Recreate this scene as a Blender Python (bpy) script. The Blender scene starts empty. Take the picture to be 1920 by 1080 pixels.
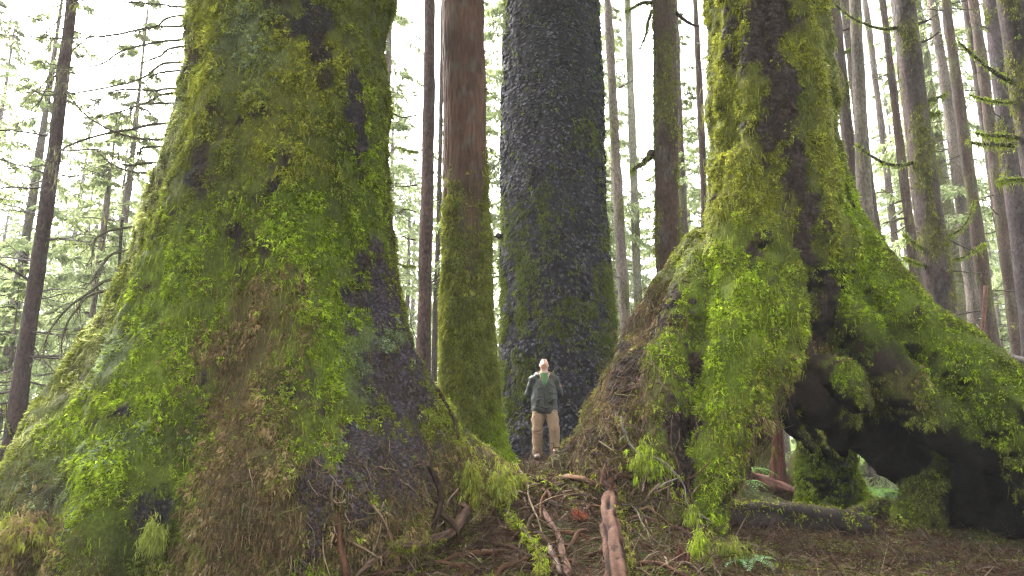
import bpy, math, time
import numpy as np
from mathutils import Vector
from mathutils.bvhtree import BVHTree

T0 = time.time()
scene = bpy.context.scene
COL = scene.collection

# ------------------------------------------------------------------ camera, sky, sun, exposure
CAM_Z = 1.5
PITCH = math.radians(12.0)
FPX = 1280.0                                   # focal length in pixels of the 1920 px wide photograph
cam_data = bpy.data.cameras.new('camera')
cam = bpy.data.objects.new('camera', cam_data)
COL.objects.link(cam)
cam.location = (0, 0, CAM_Z)
cam.rotation_euler = (math.radians(90) + PITCH, 0, 0)
cam_data.sensor_width = 36.0
cam_data.lens = 36.0 * FPX / 1920.0
cam_data.clip_start = 0.05
cam_data.clip_end = 2000.0
scene.camera = cam

SUN_EL, SUN_AZ = math.radians(46), math.radians(-38)       # azimuth measured from +Y towards +X
world = bpy.data.worlds.new('World')
scene.world = world
world.use_nodes = True
wn, wl = world.node_tree.nodes, world.node_tree.links
wn.clear()
sky = wn.new('ShaderNodeTexSky')
sky.sky_type = 'NISHITA'
sky.sun_disc = False
sky.sun_elevation = SUN_EL
sky.sun_rotation = SUN_AZ
sky.air_density = 1.0
sky.dust_density = 4.0
sky.ozone_density = 1.0
hsv = wn.new('ShaderNodeHueSaturation')
hsv.inputs['Saturation'].default_value = 0.12              # overcast: nearly white
bg = wn.new('ShaderNodeBackground')
bg.inputs['Strength'].default_value = 0.15
wo = wn.new('ShaderNodeOutputWorld')
wl.new(sky.outputs[0], hsv.inputs['Color'])
wl.new(hsv.outputs[0], bg.inputs['Color'])
wl.new(bg.outputs[0], wo.inputs['Surface'])

sun_data = bpy.data.lights.new('sun', 'SUN')
sun_data.energy = 1.5
sun_data.angle = math.radians(18)
sun_data.color = (1.0, 0.965, 0.91)
sun = bpy.data.objects.new('sun', sun_data)
COL.objects.link(sun)
sun_dir = Vector((math.sin(SUN_AZ) * math.cos(SUN_EL), math.cos(SUN_AZ) * math.cos(SUN_EL), math.sin(SUN_EL)))
sun.rotation_euler = sun_dir.to_track_quat('Z', 'Y').to_euler()
sun.location = (0, 0, 60)

scene.view_settings.view_transform = 'Standard'
scene.view_settings.look = 'None'
scene.view_settings.exposure = 3.9
scene.view_settings.gamma = 1.0
scene.view_settings.use_curve_mapping = False
scene.render.engine = 'CYCLES'
cy = scene.cycles
cy.max_bounces = 6
cy.diffuse_bounces = 3
cy.glossy_bounces = 2
cy.transmission_bounces = 4
cy.volume_bounces = 0
cy.transparent_max_bounces = 8
cy.caustics_reflective = False
cy.caustics_refractive = False
cy.use_denoising = True
cy.denoising_prefilter = 'NONE'
cy.filter_width = 1.3
cy.sample_clamp_indirect = 4.0
cy.use_adaptive_sampling = False

# ------------------------------------------------------------------ small helpers
cp, sp = math.cos(PITCH), math.sin(PITCH)
def P(px, py, Y):
    """world point at distance Y in front of the camera that the photograph shows at (px, py)"""
    u = (px - 960.0) / FPX
    v = (540.0 - py) / FPX
    t = Y / (cp - v * sp)
    return np.array([u * t, Y, CAM_Z + (sp + v * cp) * t])
def RAY(px, py):
    u = (px - 960.0) / FPX
    v = (540.0 - py) / FPX
    return Vector((u, cp - v * sp, sp + v * cp)).normalized()
def PXM(Y):
    return FPX / Y
def HALF(w, py, Y):
    """radius of something w pixels wide at height py of the photograph and distance Y"""
    return w * 0.5 * Y / (cp - (540.0 - py) / FPX * sp) / FPX

rng = np.random.default_rng(11)
_tab = np.random.default_rng(5).permutation(256).astype(np.int64)
_tab = np.concatenate([_tab, _tab, _tab])
_val = np.random.default_rng(6).uniform(-1, 1, 256)
def noise3(p):
    p = np.asarray(p, dtype=np.float64)
    i = np.floor(p).astype(np.int64)
    f = p - i
    u = f * f * f * (f * (f * 6 - 15) + 10)
    i &= 255
    def h(dx, dy, dz):
        return _val[_tab[_tab[_tab[i[..., 0] + dx] + ((i[..., 1] + dy) & 255)] + ((i[..., 2] + dz) & 255)]]
    ux, uy, uz = u[..., 0], u[..., 1], u[..., 2]
    a = h(0, 0, 0) * (1 - ux) + h(1, 0, 0) * ux
    b = h(0, 1, 0) * (1 - ux) + h(1, 1, 0) * ux
    c = h(0, 0, 1) * (1 - ux) + h(1, 0, 1) * ux
    d = h(0, 1, 1) * (1 - ux) + h(1, 1, 1) * ux
    return (a * (1 - uy) + b * uy) * (1 - uz) + (c * (1 - uy) + d * uy) * uz
def fbm(p, octv=3, lac=2.03, gain=0.5):
    p = np.asarray(p, dtype=np.float64)
    s, a, tot = 0.0, 1.0, 0.0
    for o in range(octv):
        s = s + a * noise3(p + 17.3 * o)
        tot += a
        a *= gain
        p = p * lac
    return s / tot
def sstep(a, b, x):
    t = np.clip((x - a) / (b - a), 0, 1)
    return t * t * (3 - 2 * t)
def unit(v):
    return v / np.maximum(np.linalg.norm(v, axis=-1, keepdims=True), 1e-9)

# ------------------------------------------------------------------ meshes
def mesh(name, V, F, mat=None, col=None, smooth=False):
    """V (n,3), F (m,k) of one face size or a list of such arrays"""
    V = np.asarray(V, dtype=np.float32)
    Fs = [np.asarray(f, dtype=np.int32) for f in (F if isinstance(F, list) else [F])]
    Fs = [f for f in Fs if len(f)]
    me = bpy.data.meshes.new(name)
    me.vertices.add(len(V))
    me.vertices.foreach_set('co', V.ravel())
    loops = np.concatenate([f.ravel() for f in Fs])
    sizes = np.concatenate([np.full(len(f), f.shape[1], dtype=np.int32) for f in Fs])
    starts = np.concatenate([[0], np.cumsum(sizes)[:-1]]).astype(np.int32)
    me.loops.add(len(loops))
    me.loops.foreach_set('vertex_index', loops)
    me.polygons.add(len(sizes))
    me.polygons.foreach_set('loop_start', starts)
    me.polygons.foreach_set('loop_total', sizes)
    me.polygons.foreach_set('use_smooth', np.full(len(sizes), bool(smooth)))
    if col is not None:
        c = np.ones((len(V), 4), dtype=np.float32)
        c[:, :3] = np.clip(col, 0, 1)
        me.attributes.new('Col', 'FLOAT_COLOR', 'POINT').data.foreach_set('color', c.ravel())
    me.update(calc_edges=True)
    if mat is not None:
        me.materials.append(mat)
    return me
def link(name, data, parent=None, loc=None):
    o = bpy.data.objects.new(name, data)
    COL.objects.link(o)
    if loc is not None:
        o.location = loc
    if parent is not None:
        o.parent = parent
    return o
def tag(o, label=None, cat=None, group=None, kind=None):
    if label: o['label'] = label
    if cat: o['category'] = cat
    if group: o['group'] = group
    if kind: o['kind'] = kind
    return o
def thing(name, label, cat, loc=(0, 0, 0), group=None):
    o = link(name, None, loc=[float(c) for c in loc])
    o.empty_display_size = 0.2
    return tag(o, label, cat, group)
def part(name, parent, V, F, mat, col=None, smooth=False, kind=None, label=None):
    """a mesh in world coordinates hung under its thing (whose Empty may stand anywhere, unrotated)"""
    off = np.zeros(3)
    p = parent
    while p is not None:
        off += np.array(p.location)
        p = p.parent
    me = mesh(name, np.asarray(V) - off, F, mat, col, smooth)
    return tag(link(name, me, parent), label=label, kind=kind)
def copy_tree(o, parent=None):
    c = o.copy()
    COL.objects.link(c)
    c.parent = parent
    for ch in o.children:
        copy_tree(ch, c)
    return c

class Bag:
    """collects pieces of quads and triangles with a colour per vertex"""
    def __init__(self):
        self.V, self.C, self.Q, self.T, self.n = [], [], [], [], 0
    def add(self, V, F, C):
        V = np.asarray(V, dtype=np.float64).reshape(-1, 3)
        F = np.asarray(F, dtype=np.int64)
        C = np.asarray(C, dtype=np.float64)
        if C.ndim == 1:
            C = np.tile(C, (len(V), 1))
        self.V.append(V); self.C.append(C)
        (self.Q if F.shape[1] == 4 else self.T).append(F + self.n)
        self.n += len(V)
        return self
    def out(self):
        F = []
        if self.Q: F.append(np.concatenate(self.Q))
        if self.T: F.append(np.concatenate(self.T))
        return np.concatenate(self.V), F, np.concatenate(self.C)
    def part(self, name, parent, mat, smooth=False, kind=None, label=None):
        V, F, C = self.out()
        return part(name, parent, V, F, mat, C, smooth, kind, label)

def tube(pts, radii, sides=6, cap=True, rough=0.0, seed=0):
    pts = np.asarray(pts, dtype=float)
    n = len(pts)
    radii = np.atleast_1d(np.asarray(radii, dtype=float))
    radii = np.interp(np.linspace(0, 1, n), np.linspace(0, 1, len(radii)), radii) if len(radii) > 1 else np.full(n, radii[0])
    tan = unit(np.gradient(pts, axis=0))
    ref = np.array([0.0, 0, 1]) if abs(tan[:, 2]).mean() < 0.8 else np.array([1.0, 0.1, 0])
    a = unit(np.cross(tan, ref))
    b = np.cross(tan, a)
    th = np.linspace(0, 2 * np.pi, sides, endpoint=False)
    ring = a[:, None] * np.cos(th)[None, :, None] + b[:, None] * np.sin(th)[None, :, None]
    r = radii[:, None, None] * np.ones((n, sides, 1))
    V = pts[:, None] + ring * r
    if rough:
        V = V + ring * r * rough * noise3(V / max(radii.max(), 1e-4) * 0.9 + seed)[..., None]
    V = V.reshape(-1, 3)
    i = np.arange(n - 1)[:, None] * sides
    j = np.arange(sides)[None]
    k = (j + 1) % sides
    Q = np.stack([i + j, i + k, i + sides + k, i + sides + j], -1).reshape(-1, 4)
    if cap:
        V = np.concatenate([V, pts[:1], pts[-1:]])
        c0, c1 = n * sides, n * sides + 1
        jj = np.arange(sides); kk = (jj + 1) % sides
        e = (n - 1) * sides
        T = np.concatenate([np.stack([kk, jj, np.full(sides, c0), np.full(sides, c0)], -1),
                            np.stack([e + jj, e + kk, np.full(sides, c1), np.full(sides, c1)], -1)])
        return V, Q, T[:, :3]
    return V, Q, None
def add_tube(bag, pts, radii, col, sides=6, cap=True, rough=0.0, seed=0, jitter=0.0):
    V, Q, T = tube(pts, radii, sides, cap, rough, seed)
    C = np.tile(np.asarray(col, dtype=float), (len(V), 1))
    if jitter:
        C = C * (1 + jitter * noise3(V * 9.0 + seed))[:, None]
    n0 = bag.n
    bag.add(V, Q, C)
    if T is not None:
        bag.T.append(T + n0)
def smooth_line(pts, n):
    """Catmull-Rom through the points"""
    pts = np.asarray(pts, dtype=float)
    p = np.concatenate([[2 * pts[0] - pts[1]], pts, [2 * pts[-1] - pts[-2]]])
    t = np.linspace(0, len(pts) - 1 - 1e-9, n)
    i = t.astype(int); f = (t - i)[:, None]
    a, b, c, d = p[i], p[i + 1], p[i + 2], p[i + 3]
    return 0.5 * (2 * b + (c - a) * f + (2 * a - 5 * b + 4 * c - d) * f ** 2 + (3 * b - a - 3 * c + d) * f ** 3)

def tri_of(F):
    Fs = F if isinstance(F, list) else [F]
    out = []
    for f in Fs:
        f = np.asarray(f)
        out.append(f[:, :3])
        if f.shape[1] == 4:
            out.append(f[:, [0, 2, 3]])
    return np.concatenate(out)
def scatter(V, F, n, r, weight=None):
    """n random points on a mesh, weight (per vertex) times area; returns points, normals, barycentric picks"""
    T = tri_of(F)
    a, b, c = V[T[:, 0]], V[T[:, 1]], V[T[:, 2]]
    cr = np.cross(b - a, c - a)
    ar = np.linalg.norm(cr, axis=1) * 0.5
    w = ar if weight is None else ar * weight[T].mean(1)
    w = np.maximum(w, 0)
    pick = r.choice(len(T), n, p=w / w.sum())
    u, v = r.random(n), r.random(n)
    m = u + v > 1
    u[m], v[m] = 1 - u[m], 1 - v[m]
    pts = a[pick] + (b - a)[pick] * u[:, None] + (c - a)[pick] * v[:, None]
    return pts, unit(cr[pick]), T[pick, 0]
def vnormals(V, F):
    T = tri_of(F)
    cr = np.cross(V[T[:, 1]] - V[T[:, 0]], V[T[:, 2]] - V[T[:, 0]])
    N = np.zeros_like(V)
    for k in range(3):
        np.add.at(N, T[:, k], cr)
    return unit(N)

def tufts(pts, nrm, size, cols, k, r, out=0.6, droop=0.7, spread=0.7, wide=0.22, sag=0.25, shade=0.38):
    """moss: every point sends out k small pointed leaflets; returns V, triangles, colours"""
    n = len(pts)
    pts = np.repeat(pts, k, 0); nrm = np.repeat(nrm, k, 0)
    size = np.repeat(np.broadcast_to(size, (n,)), k); cols = np.repeat(cols, k, 0)
    droop = np.repeat(np.broadcast_to(droop, (n,)), k)
    m = n * k
    rd = r.normal(size=(m, 3))
    d = nrm * out + rd * spread * 0.6
    d[:, 2] -= droop * r.uniform(0.4, 1.3, m)
    d = unit(d)
    L = size * r.uniform(0.55, 1.25, m)
    s = unit(np.cross(d, r.normal(size=(m, 3))))
    base = pts + r.normal(size=(m, 3)) * (size * 0.28)[:, None] - nrm * (size * 0.12)[:, None]
    tip = base + d * L[:, None]
    tip[:, 2] -= L * sag
    w = (L * wide * 0.9)[:, None] * s
    V = np.stack([base + w, tip, base - w], 1).reshape(-1, 3)
    Q = np.arange(m * 3).reshape(-1, 3)
    C = cols * r.uniform(1 - shade, 1 + shade, (m, 1))
    return V, Q, np.repeat(C, 3, 0)

def flakes(pts, nrm, size, cols, r, lift=0.35, thick=0.16):
    """bark scales: a six-cornered plate with a raised lower lip"""
    n = len(pts)
    size = np.broadcast_to(size, (n,))
    up = np.array([0, 0, 1.0]) + r.normal(size=(n, 3)) * 0.35
    t = unit(np.cross(up, nrm)); b = unit(np.cross(nrm, t))
    ang = (np.arange(6) / 6 * 2 * np.pi)[None] + r.uniform(-0.3, 0.3, (n, 6))
    rad = size[:, None] * r.uniform(0.34, 0.66, (n, 6))
    x, y = np.cos(ang) * rad, np.sin(ang) * rad * 1.15
    h = (-y / (size[:, None] * 0.6)) * lift * 0.5 + 0.35 * lift
    h = np.maximum(h, -0.2) * size[:, None]
    top = pts[:, None] + t[:, None] * x[..., None] + b[:, None] * y[..., None] + nrm[:, None] * h[..., None]
    cen = pts + nrm * (size * (0.35 * lift + 0.12))[:, None]
    V = np.concatenate([top, cen[:, None]], 1)
    j = np.arange(6); kx = (j + 1) % 6
    tr = np.stack([j, kx, np.full(6, 6)], -1)
    o = (np.arange(n) * 7)[:, None, None]
    C = np.repeat((cols * r.uniform(0.7, 1.35, (n, 1)))[:, None], 7, 1)
    return V.reshape(-1, 3), np.zeros((0, 4), dtype=int), (tr[None] + o).reshape(-1, 3), C.reshape(-1, 3)

# ------------------------------------------------------------------ implicit bodies (surface nets)
class SDF:
    def __init__(self, lo, hi, h):
        self.lo = np.array(lo, dtype=float); self.h = h
        self.dim = np.ceil((np.array(hi) - self.lo) / h).astype(int) + 1
        self.vol = np.full(self.dim, 1.0, dtype=np.float32)
        self.ax = [self.lo[i] + np.arange(self.dim[i]) * h for i in range(3)]
    def _sub(self, lo, hi):
        a = np.clip(np.floor((lo - self.lo) / self.h).astype(int), 0, self.dim)
        b = np.clip(np.ceil((hi - self.lo) / self.h).astype(int) + 1, 0, self.dim)
        sl = tuple(slice(int(x), int(y)) for x, y in zip(a, b))
        X, Y, Z = np.meshgrid(*[self.ax[i][sl[i]] for i in range(3)], indexing='ij')
        return sl, X, Y, Z
    def _merge(self, sl, d, k, op):
        v = self.vol[sl]
        if v.size == 0:
            return
        if op == 'add':
            hh = np.clip(0.5 + 0.5 * (v - d) / k, 0, 1)
            self.vol[sl] = v * (1 - hh) + d * hh - k * hh * (1 - hh)
        else:                                          # carve
            hh = np.clip(0.5 - 0.5 * (v + d) / k, 0, 1)
            self.vol[sl] = v * (1 - hh) - d * hh + k * hh * (1 - hh)
    def cone(self, a, b, ra, rb, k=0.1, op='add', sq=(1, 1, 1)):
        a, b = np.array(a, dtype=float), np.array(b, dtype=float)
        sq = np.array(sq, dtype=float)
        m = max(ra, rb) + k * 2 + 2 * self.h
        sl, X, Y, Z = self._sub(np.minimum(a, b) - m * sq, np.maximum(a, b) + m * sq)
        ab = (b - a) / sq
        px, py, pz = (X - a[0]) / sq[0], (Y - a[1]) / sq[1], (Z - a[2]) / sq[2]
        t = np.clip((px * ab[0] + py * ab[1] + pz * ab[2]) / max(ab @ ab, 1e-12), 0, 1)
        d = np.sqrt((px - t * ab[0]) ** 2 + (py - t * ab[1]) ** 2 + (pz - t * ab[2]) ** 2) - (ra + (rb - ra) * t)
        self._merge(sl, (d * sq.min()).astype(np.float32), k, op)
    def chain(self, pts, radii, k=0.1, op='add', sq=(1, 1, 1)):
        for i in range(len(pts) - 1):
            self.cone(pts[i], pts[i + 1], radii[i], radii[i + 1], k, op, sq)
    def ball(self, c, r, k=0.05, op='add', axes=None):
        """ellipsoid with radii r along the three axes (default x, y, z)"""
        c = np.array(c, dtype=float); r = np.array(r, dtype=float)
        A = np.eye(3) if axes is None else np.array(axes, dtype=float)
        m = r.max() + 2 * k + 2 * self.h
        sl, X, Y, Z = self._sub(c - m, c + m)
        q = np.stack([X - c[0], Y - c[1], Z - c[2]], -1) @ A.T
        l = np.linalg.norm(q / r, axis=-1)
        g = np.linalg.norm(q / r ** 2, axis=-1)
        d = np.where(g > 1e-9, l * (l - 1) / np.maximum(g, 1e-9), -r.min())
        self._merge(sl, d.astype(np.float32), k, op)
    def plane(self, p, n, k=0.02):
        """cuts away the side that n points to"""
        X, Y, Z = np.meshgrid(*self.ax, indexing='ij')
        n = unit(np.array(n, dtype=float))
        d = (X - p[0]) * n[0] + (Y - p[1]) * n[1] + (Z - p[2]) * n[2]
        self._merge(tuple(slice(0, int(x)) for x in self.dim), (-d).astype(np.float32), k, 'sub')
    def nets(self):
        v = self.vol.copy()
        v[0] = v[-1] = 1; v[:, 0] = v[:, -1] = 1; v[:, :, 0] = v[:, :, -1] = 1
        ins = v < 0
        cnt = np.zeros(np.array(v.shape) - 1, dtype=np.int8)
        offs = [(i, j, k) for i in (0, 1) for j in (0, 1) for k in (0, 1)]
        nx, ny, nz = v.shape
        for i, j, k in offs:
            cnt += ins[i:nx - 1 + i, j:ny - 1 + j, k:nz - 1 + k]
        act = (cnt > 0) & (cnt < 8)
        cells = np.argwhere(act)
        idx = np.full(act.shape, -1, dtype=np.int64)
        idx[act] = np.arange(len(cells))
        acc = np.zeros((len(cells), 3)); num = np.zeros(len(cells))
        for a in offs:
            for ax in range(3):
                if a[ax]:
                    continue
                b = list(a); b[ax] = 1
                va = v[cells[:, 0] + a[0], cells[:, 1] + a[1], cells[:, 2] + a[2]]
                vb = v[cells[:, 0] + b[0], cells[:, 1] + b[1], cells[:, 2] + b[2]]
                m = (va < 0) != (vb < 0)
                t = va / np.where(np.abs(va - vb) < 1e-9, 1e-9, va - vb)
                p = np.array(a, dtype=float)[None].repeat(len(cells), 0)
                p[:, ax] = t
                acc[m] += p[m]; num[m] += 1
        V = (cells + acc / np.maximum(num, 1)[:, None]) * self.h + self.lo
        quads = []
        for ax in range(3):
            sh = [slice(1, -1)] * 3
            sa, sb = list(sh), list(sh)
            sa[ax] = slice(0, -1); sb[ax] = slice(1, None)
            A, B = ins[tuple(sa)], ins[tuple(sb)]
            e = np.argwhere(A != B)
            flip = A[tuple(e.T)]
            g = e + 1; g[:, ax] = e[:, ax]
            o1, o2 = (ax + 1) % 3, (ax + 2) % 3
            def cell(d1, d2):
                q = g.copy(); q[:, o1] -= d1; q[:, o2] -= d2
                return idx[tuple(q.T)]
            q = np.stack([cell(1, 1), cell(0, 1), cell(0, 0), cell(1, 0)], -1)
            q[~flip] = q[~flip][:, ::-1]
            quads.append(q)
        return V, np.concatenate(quads)
def subdivide(V, Q):
    """splits every quad in four"""
    e = np.concatenate([np.sort(Q[:, [i, (i + 1) % 4]], 1) for i in range(4)])
    key = e[:, 0] * len(V) + e[:, 1]
    u, inv = np.unique(key, return_inverse=True)
    mids = (V[u // len(V)] + V[u % len(V)]) * 0.5
    cen = V[Q].mean(1)
    n, m = len(V), len(Q)
    em = n + inv.reshape(4, m)
    c = n + len(u) + np.arange(m)
    out = [np.stack([Q[:, i], em[i], c, em[(i + 3) % 4]], -1) for i in range(4)]
    return np.concatenate([V, mids, cen]), np.concatenate(out)

# ------------------------------------------------------------------ materials
def mat_surface(name, rough=0.9, grain=14.0, grain_amp=0.45, bump=0.5, bump_scale=40.0, stretch=(1, 1, 1), spec=0.06, bump_dist=0.01,
                fine=None, sheen=0.0):
    """colour from the mesh's own pigment attribute, broken up by noise, with a fine relief"""
    m = bpy.data.materials.new(name)
    m.use_nodes = True
    n, l = m.node_tree.nodes, m.node_tree.links
    b = n['Principled BSDF']
    b.inputs['Roughness'].default_value = rough
    b.inputs['Specular IOR Level'].default_value = spec
    if sheen:
        b.inputs['Sheen Weight'].default_value = sheen
    at = n.new('ShaderNodeAttribute'); at.attribute_name = 'Col'
    tc = n.new('ShaderNodeTexCoord')
    mp = n.new('ShaderNodeMapping'); mp.inputs['Scale'].default_value = stretch
    l.new(tc.outputs['Object'], mp.inputs['Vector'])
    nz = n.new('ShaderNodeTexNoise'); nz.inputs['Scale'].default_value = grain; nz.inputs['Detail'].default_value = 5; nz.inputs['Roughness'].default_value = 0.65
    l.new(mp.outputs[0], nz.inputs['Vector'])
    mr = n.new('ShaderNodeMapRange'); mr.inputs['From Min'].default_value = 0.25; mr.inputs['From Max'].default_value = 0.75
    mr.inputs['To Min'].default_value = 1 - grain_amp; mr.inputs['To Max'].default_value = 1 + grain_amp
    l.new(nz.outputs['Fac'], mr.inputs['Value'])
    mx = n.new('ShaderNodeMix'); mx.data_type = 'RGBA'; mx.blend_type = 'MULTIPLY'; mx.inputs['Factor'].default_value = 1.0
    l.new(at.outputs['Color'], mx.inputs['A'])
    l.new(mr.outputs[0], mx.inputs['B'])
    l.new(mx.outputs['Result'], b.inputs['Base Color'])
    nb = n.new('ShaderNodeTexNoise'); nb.inputs['Scale'].default_value = bump_scale; nb.inputs['Detail'].default_value = 6; nb.inputs['Roughness'].default_value = 0.7
    l.new(mp.outputs[0], nb.inputs['Vector'])
    bu = n.new('ShaderNodeBump'); bu.inputs['Strength'].default_value = bump; bu.inputs['Distance'].default_value = bump_dist
    l.new(nb.outputs['Fac'], bu.inputs['Height'])
    l.new(bu.outputs[0], b.inputs['Normal'])
    return m
def mat_leaf(name, trans=0.35, gloss=0.0):
    """thin leaves: pigment attribute, part of the light passes through"""
    m = bpy.data.materials.new(name)
    m.use_nodes = True
    n, l = m.node_tree.nodes, m.node_tree.links
    n.remove(n['Principled BSDF'])
    out = n['Material Output']
    at = n.new('ShaderNodeAttribute'); at.attribute_name = 'Col'
    nz = n.new('ShaderNodeTexNoise'); nz.inputs['Scale'].default_value = 25.0; nz.inputs['Detail'].default_value = 2
    tc = n.new('ShaderNodeTexCoord'); l.new(tc.outputs['Object'], nz.inputs['Vector'])
    mr = n.new('ShaderNodeMapRange'); mr.inputs['To Min'].default_value = 0.65; mr.inputs['To Max'].default_value = 1.35
    l.new(nz.outputs['Fac'], mr.inputs['Value'])
    mx = n.new('ShaderNodeMix'); mx.data_type = 'RGBA'; mx.blend_type = 'MULTIPLY'; mx.inputs['Factor'].default_value = 1.0
    l.new(at.outputs['Color'], mx.inputs['A']); l.new(mr.outputs[0], mx.inputs['B'])
    d = n.new('ShaderNodeBsdfDiffuse'); t = n.new('ShaderNodeBsdfTranslucent')
    l.new(mx.outputs['Result'], d.inputs['Color']); l.new(mx.outputs['Result'], t.inputs['Color'])
    s = n.new('ShaderNodeMixShader'); s.inputs[0].default_value = trans
    l.new(d.outputs[0], s.inputs[1]); l.new(t.outputs[0], s.inputs[2])
    last = s
    if gloss:
        g = n.new('ShaderNodeBsdfGlossy'); g.inputs['Roughness'].default_value = 0.45
        s2 = n.new('ShaderNodeMixShader'); s2.inputs[0].default_value = gloss
        l.new(s.outputs[0], s2.inputs[1]); l.new(g.outputs[0], s2.inputs[2]); last = s2
    l.new(last.outputs[0], out.inputs['Surface'])
    return m

M_BARK = mat_surface('giant_bark', rough=0.8, grain=42, grain_amp=0.8, bump=1.0, bump_scale=70, stretch=(1, 1, 0.6), bump_dist=0.02, spec=0.08)
M_SCALE = mat_surface('scaly_bark', rough=0.85, grain=30, grain_amp=0.6, bump=0.7, bump_scale=70, bump_dist=0.008, spec=0.12)
M_RED = mat_surface('furrowed_bark', rough=0.8, grain=16, grain_amp=0.4, bump=1.0, bump_scale=30, stretch=(1, 1, 0.2), bump_dist=0.035)
M_THIN = mat_surface('thin_bark', rough=0.9, grain=22, grain_amp=0.85, bump=1.0, bump_scale=30, stretch=(1, 1, 0.45), bump_dist=0.03, spec=0.08)
M_TWIG = mat_surface('twig_bark', rough=0.85, grain=40, grain_amp=0.5, bump=0.5, bump_scale=90, bump_dist=0.004)
M_WOOD = mat_surface('weathered_wood', rough=0.9, grain=25, grain_amp=0.45, bump=0.8, bump_scale=50, bump_dist=0.008)
M_SOIL = mat_surface('forest_soil', rough=0.95, grain=9, grain_amp=0.55, bump=1.0, bump_scale=30, bump_dist=0.03)
M_MOSS = mat_leaf('moss', 0.38)
M_NEEDLE = mat_leaf('needles', 0.6)
M_LEAF = mat_leaf('fern_leaf', 0.45, 0.04)
M_DRY = mat_leaf('dry_litter', 0.15)
# ------------------------------------------------------------------ the forest floor
_ctl = [(500, 1125, 5.3), (100, 1150, 4.6), (250, 1140, 4.9), (700, 1080, 6.0), (850, 1080, 6.2), (1000, 1080, 6.2), (1150, 1080, 6.3), (1300, 1080, 6.4), (900, 1020, 6.6), (1050, 1020, 6.65), (1180, 1020, 6.75),
        (1500, 1080, 6.3), (1700, 1080, 6.3), (1900, 1080, 6.3), (880, 955, 7.0), (1000, 950, 7.1), (1120, 945, 7.2), (1250, 985, 7.0), (920, 905, 7.6), (1040, 908, 7.5), (1140, 905, 7.6),
        (960, 888, 8.3), (1030, 885, 8.8), (1020, 872, 10.0), (1012, 866, 12.0), (1045, 862, 12.0), (960, 862, 11.2), (1080, 856, 12.4), (1110, 870, 9.5),
        (700, 1300, 4.0), (1000, 1300, 4.2), (1300, 1300, 4.4), (1700, 1300, 4.6), (200, 1300, 3.6),
        (1400, 1015, 7.8), (1600, 1018, 8.0), (1750, 1040, 7.8), (1450, 905, 16.0), (1650, 925, 16.0), (1550, 962, 11.0), (1700, 945, 12.5),
        (1420, 945, 11.0), (1480, 975, 9.5), (1640, 985, 9.5), (1400, 890, 22.0), (1640, 895, 22.0), (15, 842, 13.5), (100, 850, 15.0), (200, 840, 20.0),
        (870, 858, 11.0), (1050, 850, 14.5), (1230, 850, 14.0), (800, 840, 16.0), (1000, 835, 22.0), (1300, 850, 20.0)]
CTL = np.array([P(*c) for c in _ctl])
def gz(x, y):
    x = np.asarray(x, dtype=float); y = np.asarray(y, dtype=float)
    sh = x.shape
    x = x.ravel(); y = y.ravel()
    base = 0.22 + 0.25 * sstep(14, 40, np.hypot(x, y)) + 0.25 * noise3(np.stack([x * 0.07, y * 0.07, x * 0 + 3.1], -1)) * sstep(12, 25, np.hypot(x, y))
    base = base + sstep(10, 70, y) * sstep(-2, -30, x) * 2.5
    num = np.zeros_like(x); den = np.full_like(x, 0.12)
    for c in CTL:
        s = 0.22 + 0.042 * c[1]
        w = np.exp(-((x - c[0]) ** 2 + (y - c[1]) ** 2) / (2 * s * s))
        num += w * (c[2] - base); den += w
    z = base + num / den
    z += 0.05 * fbm(np.stack([x * 1.7, y * 1.7, x * 0], -1), 3) + 0.02 * noise3(np.stack([x * 7, y * 7, x * 0 + 2], -1))
    return z.reshape(sh)

def grid_axis(a, b, fine_a, fine_b, fine, grow=1.18):
    mid = list(np.arange(fine_a, fine_b, fine))
    out, s = [], fine
    p = fine_b
    while p < b:
        out.append(p); s *= grow; p += s
    lo, s, p = [], fine, fine_a - fine
    while p > a:
        lo.append(p); s *= grow; p -= s
    return np.array([a] + lo[::-1] + mid + out + [b])
gx = grid_axis(-150, 150, -3.5, 6.0, 0.055)
gy = grid_axis(-60, 150, 3.6, 13.5, 0.055)
GX, GY = np.meshgrid(gx, gy, indexing='ij')
GZ = gz(GX, GY)
GV = np.stack([GX, GY, GZ], -1).reshape(-1, 3)
ii = np.arange(len(gx) - 1)[:, None] * len(gy); jj = np.arange(len(gy) - 1)[None]
GQ = np.stack([ii + jj, ii + len(gy) + jj, ii + len(gy) + jj + 1, ii + jj + 1], -1).reshape(-1, 4)
GN = vnormals(GV, GQ)
gn1 = fbm(GV * np.array([0.9, 0.9, 0.9]), 4)[:, None]
gn2 = fbm(GV * 3.3 + 40, 3)[:, None]
gcol = np.array([0.030, 0.019, 0.013]) * (1 + 0.6 * gn2)
gmoss = sstep(0.08, 0.3, gn1)
gcol = gcol * (1 - gmoss * 0.7) + np.array([0.045, 0.06, 0.014]) * gmoss * 0.7
gfar = sstep(13, 20, np.hypot(GV[:, 0], GV[:, 1]))[:, None]
gcol = gcol * (1 - gfar) + (np.array([0.085, 0.125, 0.028]) * (1 + 0.5 * gn2)) * gfar
GV = GV + GN * (0.018 * fbm(GV * 11, 2))[:, None] * (1 - gfar)
ground = tag(link('ground', mesh('ground', GV, GQ, M_SOIL, gcol, True)), kind='structure')

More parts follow.
